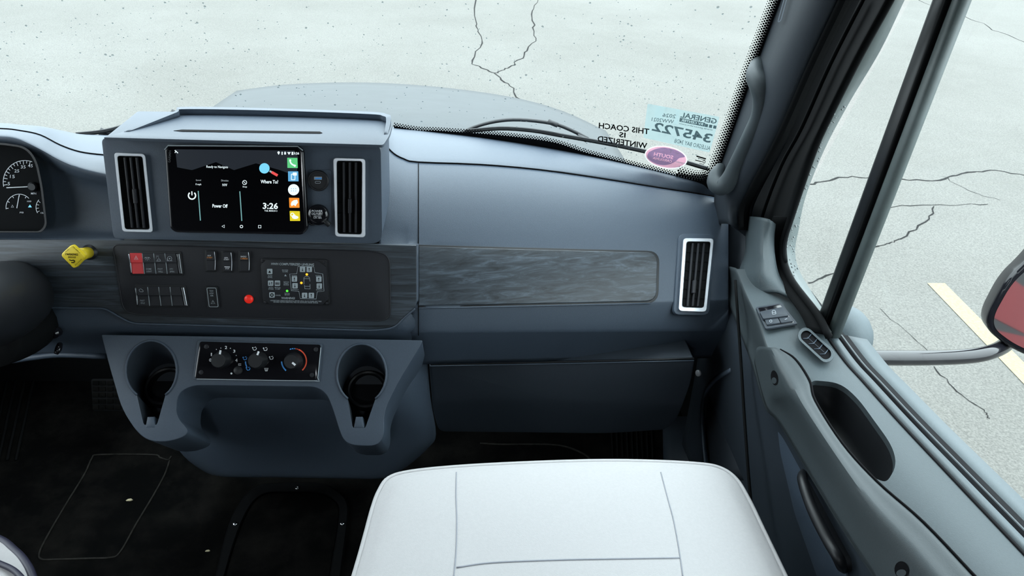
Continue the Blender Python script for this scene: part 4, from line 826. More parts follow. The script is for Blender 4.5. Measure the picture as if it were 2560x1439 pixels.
ui('s_orange', lambda k: k.fill(rq(722.5, 494, 748, 494.5, 749, 519, 723.5, 519, 1)), 'app_tile'); ui('s_yellow', lambda k: k.fill(rq(724, 527, 749.5, 527.5, 750.5, 552, 725, 552, 1)), 'app_tile')
ui('s_white', lambda k: (k.line(cr([V(p) for p in ((724.5, 400), (727, 407), (731, 411), (738, 414.5))], 4), 3.6), k.disc(725.5, 400.5, 2.6), k.disc(737, 414, 2.8), k.g(), k.line(box_px(728.5, 435, 737.5, 449, 1), 1.8, True), k.fill(box_px(732, 431, 742, 438.5, 1)),
   k.g(), k.fill([V(p) for p in ((727, 510), (729, 504), (735, 500), (743, 499), (745, 506), (741, 511), (739, 515), (734, 512), (729, 515))]), k.g(), k.fill(ell(738, 543, 8, 4)), k.disc(735, 540, 4.5), k.circ(731, 536.5, 4, 2)), 'app_symbol', 0.0012)
ui('s_blue', lambda k: [k.disc(728.5 + 5.5 * i, 471.5 + 5.5 * j, 1.1, n=8) for i in range(3) for j in range(2)], 'app_symbol', 0.0012)

# ---- levelling control
lv = thing('leveling_control', 'black eight sided leveling keypad with grey arrow keys and lit lamps', 'control panel', PSP(737, 760, 0))
plate('base_plate', rq(652, 645, 817.5, 648, 825, 763.5, 659, 760, 6), PSP, 'black', lv, w=0.003, depth=0.003, bev=0.0008)
kf = plate('keypad_face', [V(p) for p in ((665, 649), (795, 651.6), (816, 668), (821, 747.7), (806, 761.7), (675.7, 760.5), (657, 746.5), (652, 663))], PSP, 'panel', lv, w=0.0048, depth=0.003, bev=0.0006)
def z4(x, y): return (480 + x / 4.2667, 600 + y / 4.2667)
keys = [(828, 335, 'u'), (838, 460, 'uu'), (910, 460, 'd4'), (852, 585, 'o'), (1178, 312, 'd'), (1250, 312, 'u'), (1092, 415, 'u'), (1098, 487, 'd'), (1352, 417, 'u'), (1357, 490, 'd'), (1200, 590, 'd'), (1272, 590, 'u')]
for x, y, kd in keys:
    cx_, cy_ = z4(x, y); k = plate('key', box_px(cx_ - 6.7, cy_ - 6.7, cx_ + 6.7, cy_ + 6.7, 2, 3), PSP, 'keygrey', lv, w=0.0058, depth=0.002, bev=0.0004)
    ik = Ink(PSP, 0.0063)
    def arrow(dx, up, hgt=4.0):
        s = -1 if up else 1; ik.line([(cx_ + dx, cy_ - s * hgt), (cx_ + dx, cy_ + s * hgt)], 1.1); ik.fill([V((cx_ + dx - 2, cy_ + s * 1.2)), V((cx_ + dx + 2, cy_ + s * 1.2)), V((cx_ + dx, cy_ + s * (hgt + 0.5)))])
    if kd == 'u' and x == 828: ik.fill([V((cx_ - 3.5, cy_ + 3)), V((cx_ + 3.5, cy_ + 3)), V((cx_, cy_ - 3))])
    elif kd in 'ud' and len(kd) == 1: arrow(0, kd == 'u')
    elif kd == 'uu': arrow(-2.8, False, 3); arrow(2.8, True, 3)
    elif kd == 'd4': [arrow(d_, False, 3) for d_ in (-4, -1.4, 1.4, 4)]
    else: ik.circ(cx_, cy_, 3.4, 2.2)
    ik.build('key_symbol', 'ink', k)
ik = Ink(PSP, 0.0054)
ik.text('HWH COMPUTERIZED LEVELING', *z4(1073, 257), 107, 6, bold=True); ik.text('WARNING!', *z4(1025, 618), 34, 5.5, bold=True)
ik.line([V(z4(*p)) for p in ((1130, 280), (1300, 283), (1310, 345), (1395, 360), (1408, 543), (1335, 550), (1325, 627), (1155, 623), (1140, 545), (1060, 540), (1043, 360), (1118, 357))], 1.2, True)
ik.line([V(z4(*p)) for p in ((1195, 470), (1193, 400), (1208, 388), (1240, 388), (1254, 400), (1258, 440))], 1.1); ik.line([V(z4(*p)) for p in ((1200, 480), (1203, 518), (1260, 520), (1258, 470))], 1.1); ik.line([V(z4(*p)) for p in ((1196, 410), (1254, 410))], 1.0); ik.line([V(z4(*p)) for p in ((1200, 492), (1258, 492))], 1.0)
ik.fill([V(z4(*p)) for p in ((996, 364), (1010, 384), (984, 384))]); ik.build('panel_lettering', 'keygrey', lv)
ik = Ink(PSP, 0.0054)
for s, x, y, wd in (('EXCESS', 993, 320, 15), ('SLOPE', 993, 336, 13), ('NOT IN', 1005, 445, 13), ('PARK/', 1005, 460, 12), ('BRAKE', 1005, 476, 13), ('TRAVEL', 1015, 568, 14), ('MODE', 1015, 583, 12), ('AUTO', 833, 380, 11), ('LEVEL', 833, 396, 12), ('AUTO', 842, 505, 11), ('STORE', 842, 521, 13), ('MANUAL', 915, 505, 15), ('DUMP', 915, 521, 12), ('CANCEL', 917, 588, 14), ('EXTEND', 1092, 379, 13), ('EXTEND', 1347, 380, 13), ('RETRACT', 1103, 528, 16), ('RETRACT', 1358, 530, 16),
                    ('UNDERSTAND OPERATORS MANUAL BEFORE USING. BLOCK FRAME AND TIRES', 1108, 648, 128), ('SECURELY BEFORE REMOVING TIRES OR CRAWLING UNDER VEHICLE.', 1108, 663, 112)):
    ik.text(s, *z4(x, y), wd, 3.0)
ik.build('panel_lettering', 'keygrey', lv)
for x, y, m in ((1225, 365, 'led_amber'), (1167, 455, 'led_amber'), (1015, 541, 'led_green')): lathe('lamp', PSP(*z4(x, y), 0.0048), PSP.n, [(0.0023, 0), (0.0023, 0.0006), (0.001, 0.0014)], m, lv, n=12)
for x, y in ((656, 653), (811, 655), (818, 757.5), (663, 755)): lathe('panel_screw', PSP(x, y, 0.003), PSP.n, [(0.0027, 0), (0.0027, 0.0012), (0.0012, 0.0018)], 'panel', lv, n=12)

# ---- parking brake knob
pk_ = thing('parking_brake_knob', 'yellow diamond shaped parking brake knob on the wood band', 'knob', PF(222, 631, 0.004))
a_, b_ = PF(221, 631, 0.004), PF(196, 637, 0.045)
tube('knob_stem', [a_, a_.lerp(b_, 0.5), b_], [0.0105, 0.0105, 0.0125], 'yellow', pk_, n=18)
tube('stem_collar', [PF(224, 630, 0.004), PF(222.5, 630.3, 0.007)], 0.014, 'black', pk_, n=18)
PKN = plane(PF(182, 641, 0.045), PF.n)
plate('knob_face', rp([(150, 637, 9), (179, 610, 9), (214, 643, 9), (185, 673, 9)], 5), PKN, 'yellow', pk_, w=0.007, depth=0.008, bev=0.002, seg=3, label='diamond face lettered PARKING BRAKE')
ik = Ink(PKN, 0.0078); ik.text('PARKING', 179, 635.5, 31, 5.5, bold=True); ik.text('BRAKE', 180, 642.5, 19, 5); ik.line(cr([V(p) for p in ((173, 649), (179, 651), (183, 650), (186, 652), (184, 656), (178, 656))], 4), 2.2); ik.build('knob_lettering', 'ink', pk_)
ik = Ink(PKN, 0.0078)
for s, x, y, d_ in (('PULL', 168, 625, (0.72, -0.69)), ('TO APPLY', 191, 624, (0.72, 0.69)), ('PUSH', 172, 659, (0.72, 0.69)), ('RELEASE', 196, 655, (0.72, -0.69))): ik.text(s, x, y, 4 * len(s) * 0.8, 3, d=d_, up=(d_[1], -d_[0]))
ik.build('knob_lettering', 'ink', pk_)

# ---- centre console with two cup holders
con = thing('center_console', 'charcoal console with two keyhole shaped cup holders below the switch panel', 'console', P(700, 1190, Y=1.11))
co = rp([(253, 836, 4), (650, 842), (1057, 850, 6), (1054, 858, 6), (996, 954, 20), (958, 1030, 40), (962, 1085, 30), (945, 1114, 24), (880, 1113, 24), (856, 1098, 26), (832, 1021, 20), (818, 985, 20), (792, 966, 20), (480, 962, 24), (443, 984, 24), (440, 1040, 20), (478, 1082, 24), (430, 1103, 26), (374, 1103, 24), (342, 1080, 30), (304, 1021, 30), (273, 914, 30)], 5)
face = plate('console_face', co, PC, 'dash', con, w=0.0, depth=0.1, bev=0.010, seg=4, ext=V((0, 0.075, -0.105)), label='sloping console face')
ax_ = V((0, 0.45, -1)).normalized()
def keyhole(cx_, cy_, rx, ry, nl, nr, nb, wb_):
    pts = []
    for k in range(29):
        a = math.radians(90 + 34 + (360 - 68) * k / 28); pts.append(V((cx_ + rx * math.cos(a), cy_ + ry * math.sin(a))))
    return pts + [V(p) for p in ((nb + wb_ / 2, nr), (nb + wb_ / 2 - 3, nr + 5), (nb - wb_ / 2 + 3, nr + 5), (nb - wb_ / 2, nr))]
cups = []; khs = (keyhole(378, 925, 64, 74, 0, 1056, 376, 36), keyhole(904, 934, 62, 75, 0, 1064, 898, 34))
for kh in khs: cups.append(prism('cup_cutter', [PC(p.x, p.y, 0.0) - ax_ * 0.05 for p in kh], ax_ * 0.145, 'dash_low'))  # darker plastic on the cup walls paints in their shade
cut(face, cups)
for cxy, kh in (((378, 925), khs[0]), ((904, 934), khs[1])):
    c = PC(cxy[0] + 4, cxy[1], 0.0); q = c + ax_ * 0.088; bt_ = V((0, 0, 1)); 
    lathe('cup_liner', q, -ax_, [(0.040, 0.0), (0.040, 0.020), (0.037, 0.023), (0.034, 0.021), (0.033, 0.003), (0.002, 0.003)], 'black', con, n=32, label='ribbed liner at the bottom of a cup holder')
    rimp = [PC(p.x, p.y, 0.0005) for p in kh[:29]]; tube('cup_rim', rimp, 0.0022, 'dash', con, n=6)
for x in (376, 898):
    plate('notch_ramp', [V(p) for p in ((x - 9, 1040), (x + 8, 1040), (x + 14, 1070), (x - 15, 1070))], PC, 'dash', con, w=0.001, depth=0.03, bev=0.004, ext=V((0, 0.02, -0.03)))
# lower body, narrowing towards the floor
def yb_(py): return 1.045 + (py - 850) / 340 * 0.065
lowcols = [[(300, 860), (520, 860), (700, 860), (880, 862), (1000, 862), (1045, 864), (1066, 868)], [(350, 990), (520, 990), (700, 990), (880, 990), (970, 990), (1030, 990), (1076, 992)], [(425, 1095), (530, 1095), (700, 1095), (880, 1095), (970, 1095), (1045, 1090), (1090, 1084)], [(470, 1150), (540, 1155), (700, 1158), (880, 1160), (965, 1160), (1030, 1140), (1072, 1118)], [(528, 1186), (570, 1191), (700, 1192), (870, 1195), (950, 1195), (985, 1185), (1020, 1164)]]
dy = [0.05, 0.0, 0.0, 0.0, 0.0, 0.02, 0.07]
lrws = [[P(x, y, Y=yb_(y) + d_ + (0.07 if k == 0 else 0.0)) for (x, y), d_ in zip(r, dy)] for k, r in enumerate(lowcols)]
lrws.append([p + V((0, 0.03, -0.010)) for p in lrws[-1]]); lrws.append([p + V((0, 0.12, -0.012)) for p in lrws[-1]])
loft('console_body', lrws, 'dash', con, nu=5, nv=4, thick=0.004, label='dark lower console body')
# ---- climate control panel
cl = thing('climate_control', 'gloss black climate panel with three round knobs between the cup holders', 'control panel', PC(640, 948, 0))
plate('panel_frame', rq(494, 849, 806, 858, 798, 955, 481, 949, 8), PC, 'dash', cl, w=0.0025, depth=0.003, bev=0.001)
plate('panel_face', rq(499, 853, 802, 861, 793, 950.5, 486, 945.5, 7), PC, 'gloss', cl, w=0.0035, depth=0.003, bev=0.0008)
tube('panel_edge', [PC(x, y, 0.0034) for x, y in ((492, 947), (640, 949.5), (786, 951.5), (794, 944), (802, 868))], 0.0008, 'keygrey', cl, n=5, res=2)
for x, y, r, px_, py_ in ((556, 899, 20, 550.5, 880), (647, 900, 20, 645, 882.5), (735, 902, 21, 734.5, 909)):
    k = lathe('knob', PC(x, y, 0.0035), PC.n, [(0.0168, 0), (0.0168, 0.003), (0.0148, 0.006), (0.0140, 0.020), (0.0125, 0.0225), (0.002, 0.0228)], 'black', cl, n=28)
    d_ = (V((px_, py_)) - V((x - 9, y))); ik = Ink(PC, 0.0268); e_ = V((px_, py_)); d_.normalize(); ik.line([e_ - d_ * 5, e_ + d_ * 5], 5); ik.build('knob_pointer', 'white', k)
ik = Ink(PC, 0.0042)
for s, x, y in (('0', 525.5, 899.5), ('1', 528.5, 885.5), ('2', 565, 868), ('3', 585.5, 877.5), ('4', 591, 900)): ik.text(s, x, y, 5.5 if s != '1' else 3, 8, bold=True)
for x, y in ((541, 873), (552, 869.5), (576, 870), (590.5, 888)): ik.disc(x, y, 1.2, n=8)
ik.disc(578.5, 933, 2.4, n=12); ik.line([(603, 909), (596, 909), (596, 912.5), (603, 912.5)], 1.2); ik.text('A/C', 516, 866, 12, 4)
def person_icon(k, x, y): k.disc(x - 4, y - 3, 1.8, n=10); k.line([(x - 4, y), (x - 1, y + 3), (x + 4, y + 2), (x + 5, y - 3)], 1.6); k.line([(x, y - 4), (x + 4, y - 5)], 1.3)
for x, y in ((636, 872), (663, 873), (678, 895)): person_icon(ik, x, y)
ik.line([(661, 920), (670.5, 920), (668, 927), (663.5, 927)], 1.2, True); ik.line([(664, 922), (665, 926)], 1); ik.line([(667, 922), (667, 926)], 1); ik.build('panel_markings', 'white', cl)
ik = Ink(PC, 0.0042); person_icon(ik, 612, 896); person_icon(ik, 620, 922); ik.line(cr([V(p) for p in ((613.5, 903), (614.5, 910), (617, 917))], 3), 3); ik.arc(735, 902, 31, 130, 178, 3.4, 10); ik.arc(735, 902, 31, 250, 258, 2.4, 4); ik.arc(735, 902, 31, 261, 267, 2.4, 4); ik.arc(735, 902, 31, 270, 274, 2.4, 4); ik.build('panel_markings', 'blueprint', cl)
ik = Ink(PC, 0.0042); ik.arc(735, 902, 31, 277, 281, 2.4, 4); ik.arc(735, 902, 31, 284, 288, 2.4, 4); ik.arc(735, 902, 31, 291, 408, 3.2, 24); ik.build('panel_markings', 'redprint', cl)
for x, y in ((516, 866), (503, 930), (790, 873), (780, 937)): lathe('panel_screw', PC(x, y, 0.0035), PC.n, [(0.0042, 0), (0.0042, 0.0012), (0.002, 0.002)], 'panel', cl, n=14)
lathe('ac_button', PC(596, 925, 0.0035), PC.n, [(0.008, 0), (0.008, 0.003), (0.006, 0.004)], 'black', cl, n=18)

# ---- steering column
sc_ = thing('steering_column', 'black shrouded steering column at the left edge below the gauges', 'steering column', P(20, 860, Y=1.0))
tube('column_shroud', [PF(40, 735, -0.01), PF(20, 745, 0.05), PF(-30, 770, 0.14), PF(-110, 800, 0.24), PF(-150, 812, 0.29), PF(-170, 818, 0.315)], [0.062, 0.066, 0.066, 0.056, 0.040, 0.026], 'black', sc_, n=22, res=4)
tube('column_boot', [PF(60, 790, -0.02), PF(62, 812, 0.015), PF(30, 838, 0.06), PF(-20, 860, 0.11)], [0.055, 0.052, 0.046, 0.042], 'rubber', sc_, n=20, res=3)
for k in range(4):
    c = PF(92 - k * 10, 812 + k * 7, 0.012 + 0.012 * k); tube('boot_fold', [c + V((0.055 * math.cos(a), -0.01 * math.sin(a), 0.05 * math.sin(a))) - V((0.045, 0, 0)) for a in [math.radians(-60 + 20 * j) for j in range(8)]], 0.004, 'rubber', sc_, n=6)
lathe('adjust_knob', PF(143, 828, 0.0), PF.n, [(0.010, 0), (0.010, 0.012), (0.006, 0.016)], 'gloss', sc_, n=16)
tube('adjust_lever', [PF(150, 860, 0.0), PF(146, 872, 0.012), PF(140, 884, 0.016)], [0.005, 0.006, 0.004], 'gloss', sc_, n=8, res=3)
tube('turn_stalk', [PF(40, 700, 0.03), PF(20, 704, 0.045), PF(-40, 712, 0.07)], [0.003, 0.008, 0.009], 'keygrey', sc_, n=10, res=3)

# ---- brake pedal
bpd = thing('brake_pedal', 'black ribbed brake pedal half hidden behind the console', 'pedal', P(262, 1030, Y=1.40))
PB = plane(P(265, 985, Y=1.38), V((0, -0.75, 0.66)))
plate('pad', rq(226, 946, 330, 946, 334, 1028, 231, 1028, 8), PB, 'rubber', bpd, w=0.0, depth=0.012, bev=0.003)
for y in (951, 966, 981, 997, 1012):
    for x in (231, 248, 267, 286): plate('tread_block', box_px(x, y, x + 15, y + 11, 1, 2), PB, 'floor', bpd, w=0.003, depth=0.004, bev=0.0006)
tube('pedal_arm', [PB(290, 985, -0.006), PB(300, 975, -0.08), PB(300, 985, -0.08) + V((0, 0.12, 0.16)), PB(300, 985, -0.08) + V((0, 0.30, 0.22))], 0.012, 'black', bpd, n=8, res=3)

# ---- floor details
tube('mat_ridge', [PFL(x, y, 0.001) for x, y in ((428, 1140), (420, 1149), (400, 1143), (381, 1136), (250, 1136), (230, 1145), (211, 1185), (160, 1268), (113, 1349), (98, 1384), (104, 1397), (130, 1398), (227, 1395), (275, 1393), (300, 1380), (340, 1310), (385, 1235), (412, 1185), (424, 1150))], 0.0022, 'dust', floor, n=6, res=4)
tube('mat_ridge', [PFL(x, y, 0.001) for x, y in ((1200, 1108), (1255, 1111), (1370, 1111), (1420, 1118), (1460, 1135), (1485, 1155))], 0.003, 'dust', floor, n=6, res=4)
for k in range(9):
    x = 1528 + k * 12.5; tube('mat_rib', [PFL(x, 1040, 0.002), PFL(x + 6, 1180, 0.002)], 0.003, 'rubber', floor, n=6)
for k in range(6):
    x = -70 + k * 22; tube('mat_rib', [PFL(x + 55, 900, 0.002), PFL(x, 1150, 0.002)], 0.004, 'rubber', floor, n=6)
loft('mat_channel', [[PFL(x, 1040, z) for x, z in ((1655, 0.0), (1670, 0.02), (1700, 0.03), (1740, 0.05))], [PFL(x, 1200, z) for x, z in ((1660, 0.0), (1676, 0.02), (1706, 0.03), (1745, 0.05))]], 'dash_low', floor, nu=4, nv=2)
ht = thing('floor_hatch', 'black arched floor hatch with three bright screws in front of the console', 'hatch', PFL(700, 1400, 0))
ho = cr([V(p) for p in ((520, 1500), (540, 1430), (562, 1340), (582, 1285), (610, 1240), (648, 1212), (700, 1206), (800, 1207), (848, 1228), (870, 1258), (869, 1310), (858, 1400), (846, 1500))], 4)
hi_ = cr([V(p) for p in ((545, 1500), (564, 1432), (584, 1365), (606, 1305), (632, 1258), (664, 1235), (710, 1232), (795, 1233), (832, 1248), (846, 1272), (842, 1325), (828, 1405), (814, 1500))], 4)
loft('hatch_frame', [[PFL(p.x, p.y, 0.0) for p in ho], [PFL(*p.lerp(q, 0.15), 0.010) for p, q in zip(ho, hi_)], [PFL(*p.lerp(q, 0.85), 0.010) for p, q in zip(ho, hi_)], [PFL(p.x, p.y, 0.002) for p in hi_]], 'rubber', ht, nu=1, nv=1, ulin=True, vlin=True, thick=0.002)
hc = [p for p in hi_]; prism('hatch_cover', [PFL(p.x, p.y, 0.005) for p in hc], V((0, 0, -0.006)), 'floor', ht, bev=0.002)
for x, y in ((743, 1219), (588, 1309), (855.5, 1308)):
    c = PFL(x, y, 0.010); sw = lathe('screw', c, V((0, 0, 1)), [(0.0065, 0), (0.0065, 0.002), (0.0045, 0.004), (0.0015, 0.0045)], 'chrome', ht, n=16, angle=50); lathe('screw_socket', c + V((0, 0, 0.0044)), V((0, 0, 1)), [(0.0022, 0), (0.002, 0.0004)], 'black', sw, n=6)
for x, y, s, lab in ((324, 1249, 0.0065, 'pale dry crumb lying inside the mat outline'), (519.5, 1376, 0.0045, 'small pale crumb beside the arched floor hatch')):
    bm = bmesh.new(); bmesh.ops.create_icosphere(bm, subdivisions=2, radius=1); c = PFL(x, y, s * 0.3)
    for v in bm.verts: v.co = c + V((v.co.x * s * 1.2, v.co.y * s * 0.6, v.co.z * s * 0.35)) * random.uniform(0.8, 1.2) - c * 0 if False else c + V((v.co.x * s * 1.2, v.co.y * s * 0.6, v.co.z * s * 0.3)) * (1 + 0.2 * math.sin(v.co.x * 9 + v.co.y * 7))
    o = bm_obj('crumb', bm, 'crumb', None, True); tag(o, lab, 'crumb', 'crumbs on the floor mat')

# ---- seats
def cushion(name, rows, m, parent, lab=None, sub=1):
    o = loft(name, rows, m, parent, nu=5, nv=5, thick=0.0, angle=None, label=lab, away=V((0.2, 0.5, 3))); return o
ps = thing('passenger_seat', 'pale grey vinyl passenger seat cushion with stitched panels', 'seat', (0.17, 0.50, 0.0))
ZS = 0.545
out = [(700, 2100), (790, 1760), (885, 1445), (912, 1350), (932, 1275), (948, 1232), (972, 1199), (1025, 1183), (1140, 1171), (1300, 1162), (1480, 1156), (1620, 1157), (1740, 1163), (1798, 1173), (1838, 1200), (1870, 1252), (1905, 1325), (1962, 1445), (2110, 1760), (2260, 2100)]
rim3 = [P(x, y, Z=ZS - 0.020) for x, y in out]
cen = P(1400, 1560, Z=ZS)
def inset(f, z): return [p.lerp(V((cen.x, min(p.y, 0.50), p.z)), f) + V((0, 0, z)) for p in rim3]
rowsS = [[V((p.x, p.y, 0.40)).lerp(V((cen.x, 0.45, 0.40)), 0.05) for p in rim3], [p + V((0, 0, -0.045)) for p in rim3], rim3, inset(0.05, 0.012), inset(0.14, 0.019), inset(0.35, 0.022), inset(0.7, 0.020), inset(1.0, 0.018)]
seatc = cushion('cushion', rowsS, 'seat', ps, 'pale grey seat cushion')
PSE = plane(V((0, 0, ZS + 0.0015)), V((0, 0, 1)))
_sb = BVHTree.FromPolygons([v.co for v in seatc.data.vertices], [tuple(p.vertices) for p in seatc.data.polygons])
def SE(px, py, w=0.0):
    v = ray(px, py); h = _sb.ray_cast(CAM, v); p = h[0] if h[0] is not None else PSE(px, py); return p + V((0, 0, w))
def stitch(pts, r=0.0011): tube('seam', [SE(x, y, 0.0) for x, y in pts], r, 'thread', ps, n=5, res=0)
stitch([p for p in cr([V(p) for p in ((1141, 1180), (1140, 1240), (1142, 1300), (1140, 1380), (1134, 1445))], 6)]); stitch([p for p in cr([V(p) for p in ((1652, 1180), (1668, 1240), (1684, 1300), (1697, 1370), (1708, 1445))], 6)])
stitch([p for p in cr([V(p) for p in ((1141, 1418), (1230, 1406), (1400, 1399), (1560, 1396), (1699, 1394))], 6)], 0.0014)
tube('edge_welt', [p + V((0, 0, 0.003)) for p in rim3[1:-1]], 0.0042, 'seat', ps, n=7, res=5)
rbox('seat_pedestal', (0.02, 0.25, 0.0), (0.34, 0.72, 0.42), 'black', ps, bev=0.02)
ds = thing('driver_seat', 'pale blue grey driver seat corner with dark piping at the lower left', 'seat', (-0.85, 0.4, 0.0))
outd = [(-900, 1500), (-500, 1330), (-250, 1310), (-90, 1325), (0, 1352), (34, 1376), (62, 1405), (84, 1450), (110, 1560), (130, 1700)]
rd = [P(x, y, Z=0.50) for x, y in outd]; cd_ = P(-420, 1620, Z=0.5)
cushion('cushion', [[V((p.x, p.y, 0.36)).lerp(V((cd_.x, cd_.y, 0.36)), 0.05) for p in rd], [p + V((0, 0, -0.05)) for p in rd], rd, [p.lerp(cd_, 0.06) + V((0, 0, 0.010)) for p in rd], [p.lerp(cd_, 0.3) + V((0, 0, 0.018)) for p in rd], [p.lerp(cd_, 0.97) + V((0, 0, 0.018)) for p in rd]], 'seat', ds, 'pale seat cushion')
tube('piping', [p + V((0, 0, 0.004)) for p in rd], 0.006, 'piping', ds, n=7, res=5); tube('piping', [P(x, y, Z=0.517) for x, y in ((-60, 1385), (0, 1408), (34, 1424), (60, 1450))], 0.004, 'piping', ds, n=7, res=5)
rbox('seat_pedestal', (-1.05, 0.15, 0.0), (-0.78, 0.55, 0.40), 'black', ds, bev=0.02)

# ---- grab handle on the pillar
gh = thing('grab_handle', 'thick charcoal grab handle bolted to the windscreen pillar', 'grab handle', P(1807, 479, Y=1.33))
hp = [P(1925, 132, Y=1.345), P(1900, 158, Y=1.32), P(1888, 186, Y=1.285), P(1898, 212, Y=1.262), P(1907, 245, Y=1.255), P(1902, 290, Y=1.26), P(1880, 340, Y=1.275), P(1848, 405, Y=1.30), P(1825, 448, Y=1.31), P(1806, 466, Y=1.318), P(1789, 458, Y=1.335), P(1790, 438, Y=1.36), P(1802, 420, Y=1.385)]
tube('grip', hp, [0.015, 0.016, 0.0175, 0.0185, 0.019, 0.019, 0.019, 0.019, 0.019, 0.019, 0.018, 0.016, 0.013], 'grip', gh, n=14, res=5)

# ---- wipers outside the glass
def wiper(lab, blade, arm, clip):
    t = thing('windshield_wiper', lab, 'wiper', G(*arm[0], -0.05), 'windshield wipers')
    tube('blade', [G(x, y, -0.012) for x, y in blade], 0.0032, 'rubber', t, n=6, res=4); tube('blade_spine', [G(x, y - 5, -0.020) for x, y in blade], 0.0026, 'black', t, n=6, res=4)
    tube('arm', [G(x, y, -0.04) for x, y in arm], [0.007] + [0.0045] * (len(arm) - 1), 'black', t, n=8, res=4)
    for x, y in clip: tube('bracket', [G(x - 12, y - 6, -0.03), G(x + 12, y + 4, -0.03)], 0.006, 'black', t, n=8)
    return t
wiper('black wiper lying along the passenger side of the windscreen base', [(1165, 330), (1250, 323), (1330, 328), (1400, 340), (1470, 352), (1560, 369), (1660, 392), (1770, 424)], [(1150, 338), (1185, 318), (1240, 303), (1300, 299), (1380, 308), (1430, 326), (1470, 347)], [(1382, 309), (1455, 346)])
wiper('black wiper lying behind the driver side of the tray', [(190, 338), (260, 330), (330, 312), (400, 292), (470, 277)], [(250, 336), (300, 322), (360, 302), (420, 289), (458, 276)], [(262, 330), (440, 284)])

# ---- stickers and lettering on the glass (read from outside, so mirrored here)
st = thing('dealer_sticker', 'pale blue dealer sticker with number 345722 reversed on the windscreen', 'sticker', G(1700, 320))
ik = Ink(G, 0.0022); ik.fill(rp([(1619, 259, 3), (1799, 292, 3), (1774, 381, 3), (1608, 344, 3)], 3)); ik.build('sticker_film', 'film_blue', st)
ik = Ink(G, 0.0024); ik.fill([V(p) for p in ((1640, 264), (1662, 268), (1657, 300), (1636, 296))]); ik.fill([V(p) for p in ((1690, 273), (1700, 275), (1694, 312), (1684, 310))]); ik.build('sticker_shading', 'film_pale', st)
R_ = (-1, -0.19); U_ = (0.22, -1)
ik = Ink(G, 0.0032); ik.text('GENERAL', 1747, 295, 90, 13, R_, U_, True); ik.text('2026', 1673, 289, 33, 9, (-1, -0.12), U_); ik.text('WW2021', 1657, 301, 55, 9, (-1, -0.12), U_); ik.text('345722', 1706, 331, 146, 22, (-1, -0.215), (0.40, -1), True); ik.text('ALLEGRO BAY 34DB', 1731, 361, 90, 10, (-1, -0.22), U_); ik.text('www.generalrv.com', 1740, 317, 84, 5, (-1, -0.2), U_)
for x, y in ((1788, 318), (1777.5, 316), (1767, 314)): ik.fill([V(p) for p in ((x - 4, y - 5), (x + 3.5, y - 3.6), (x + 2, y + 4), (x - 5.5, y + 2.6))])
ik.build('sticker_lettering', 'film_teal', st)
ik = Ink(G, 0.0032); ik.knockout([(1700, 294), (1763, 307), (1761, 316.5), (1698, 303.5)], [('RV CENTER', 1730.5, 305.2, 54, 6, (-1, -0.2), U_, True)]); ik.build('sticker_bar', 'film_teal', st)
ov = thing('oval_sticker', 'faded red and navy oval sticker reading SOUTH CAROLINA reversed', 'sticker', G(1665, 393))
rot = 0.17
ik = Ink(G, 0.0022); ik.fill(ell(1665, 393, 54, 28, 36, rot)); ik.build('sticker_edge', 'film_white', ov)
ik = Ink(G, 0.0028); ik.fill(ell(1665, 393, 51, 25.5, 36, rot)); ik.build('sticker_ground', 'film_red', ov)
ik = Ink(G, 0.0034); ik.knockout(cr([V(p) for p in ((1622, 380), (1640, 372), (1662, 369), (1695, 377), (1713, 391), (1698, 395), (1688, 404), (1668, 412), (1645, 411), (1625, 401), (1618, 390), (1622, 380))], 3)[:-1], [('SOUTH', 1659, 389, 48, 9, (-1, -0.19), U_, True), ('CAROLINA', 1656, 399, 48, 6, (-1, -0.19), U_, True)]); ik.build('sticker_field', 'film_navy', ov)
ik = Ink(G, 0.004); ik.line([(1677, 375), (1677, 382)], 2); ik.disc(1678, 374, 4, 2.4); ik.g(); ik.arc(1694, 380, 3.5, 20, 200, 2); ik.g(); ik.fill([V(p) for p in ((1690, 402), (1713, 407), (1712, 411), (1689, 406))]); ik.build('sticker_emblem', 'film_white', ov)
wl = Ink(G, 0.0026); wl.text('THIS COACH', 1560, 321, 126, 14.5, (-1, -0.125), (0.06, -1), True); wl.text('IS', 1556, 337, 16, 13, (-1, -0.125), (0.06, -1), True); wl.text('WINTERIZED', 1556, 355.5, 124, 14.5, (-1, -0.15), (0.06, -1), True)
wt = thing('window_lettering', 'black reversed letters THIS COACH IS WINTERIZED on the windscreen', 'lettering', G(1556, 337)); wl.build('word', 'ink', wt)
gm = Ink(G, 0.0026); gm.line([(1741, 390), (1765, 397)], 3.2); gm.line([(1745, 395), (1763, 400)], 1.2); gm.line([(1738, 400), (1755, 404)], 2); gm.circ(1760, 404, 3.2, 1.6); gm.line([(1748, 408), (1760, 411)], 1.2); gm.line([(1726, 413), (1762, 423)], 1.5)
tag(gm.build('glass_marking', 'ink', None), 'small black maker stamp in the lower corner of the windscreen', 'glass mark')

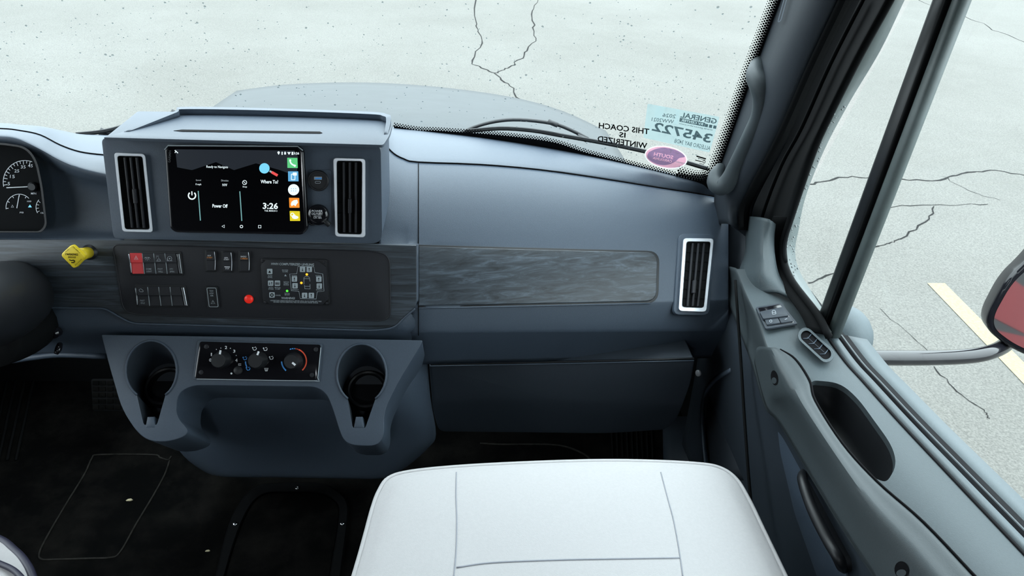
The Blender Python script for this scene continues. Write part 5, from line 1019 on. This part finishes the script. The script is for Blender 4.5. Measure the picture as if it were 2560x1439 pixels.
# ---- outside mirror on its arm, and the coach flank that it reflects
mr_ = thing('side_mirror', 'black outside mirror on a curved tubular arm beyond the passenger door', 'mirror', P(2190, 893, Y=1.22))
tube('arm', [P(2110, 893, Y=1.20), P(2200, 894, Y=1.22), P(2320, 894, Y=1.24), P(2420, 890, Y=1.26), P(2475, 880, Y=1.28), P(2512, 862, Y=1.33), P(2535, 835, Y=1.40)], 0.0185, 'gloss', mr_, n=14, res=5, label='thick grey tubular mirror arm')
bs_ = bmesh.new(); bmesh.ops.create_uvsphere(bs_, u_segments=18, v_segments=12, radius=1); c = P(2112, 838, X=0.90)
for v in bs_.verts: v.co = c + V((v.co.x * 0.055, v.co.y * 0.075, v.co.z * 0.07))
bm_obj('mount_base', bs_, 'door', mr_, True, 'rounded grey mirror mount')
mc = P(2560, 800, Y=1.30)
dirv = (mc - CAM).normalized(); tgt = (V((0.93, -2.2, 0.45)) - mc).normalized(); nm = (tgt - dirv).normalized()
PM = plane(mc, nm)
mo = rp([(2600, 610, 20), (2562, 655, 30), (2512, 702, 40), (2466, 790, 30), (2468, 826, 26), (2520, 868, 30), (2600, 905, 30), (2900, 960, 60), (2990, 700, 60), (2800, 560, 60)], 5)
mi = [p + (V((2720, 770)) - p).normalized() * 18 for p in mo]
prism('housing', [PM(p.x, p.y, 0.004) for p in mo], -nm * 0.06, 'gloss', mr_, bev=0.01, seg=3, label='black mirror housing')
mk('mirror_glass', [PM(p.x, p.y, 0.0055) for p in mi], [tuple(range(len(mi)))], 'mirror', mr_, False, 'reflecting mirror glass')
cf = thing('coach_flank', 'dark grey coach side with red stripes behind the passenger door', None, (0.92, -4.0, GZ), kind='structure')
rbox('flank_panel', (0.82, -8.0, -0.75), (0.92, -0.05, 2.3), 'coachdark', cf, bev=0.0)
for z0, z1, sk in ((0.22, 0.40, 0.10), (0.50, 0.72, 0.16)):
    mk('flank_stripe', [(0.923, -8, z0 - sk * 3), (0.923, -0.2, z0), (0.923, -0.2, z1), (0.923, -8, z1 - sk * 2), (0.918, -8, z0 - sk * 3), (0.918, -0.2, z0), (0.918, -0.2, z1), (0.918, -8, z1 - sk * 2)], [(0, 1, 2, 3), (7, 6, 5, 4), (0, 4, 5, 1), (3, 2, 6, 7)], 'coachred', cf)
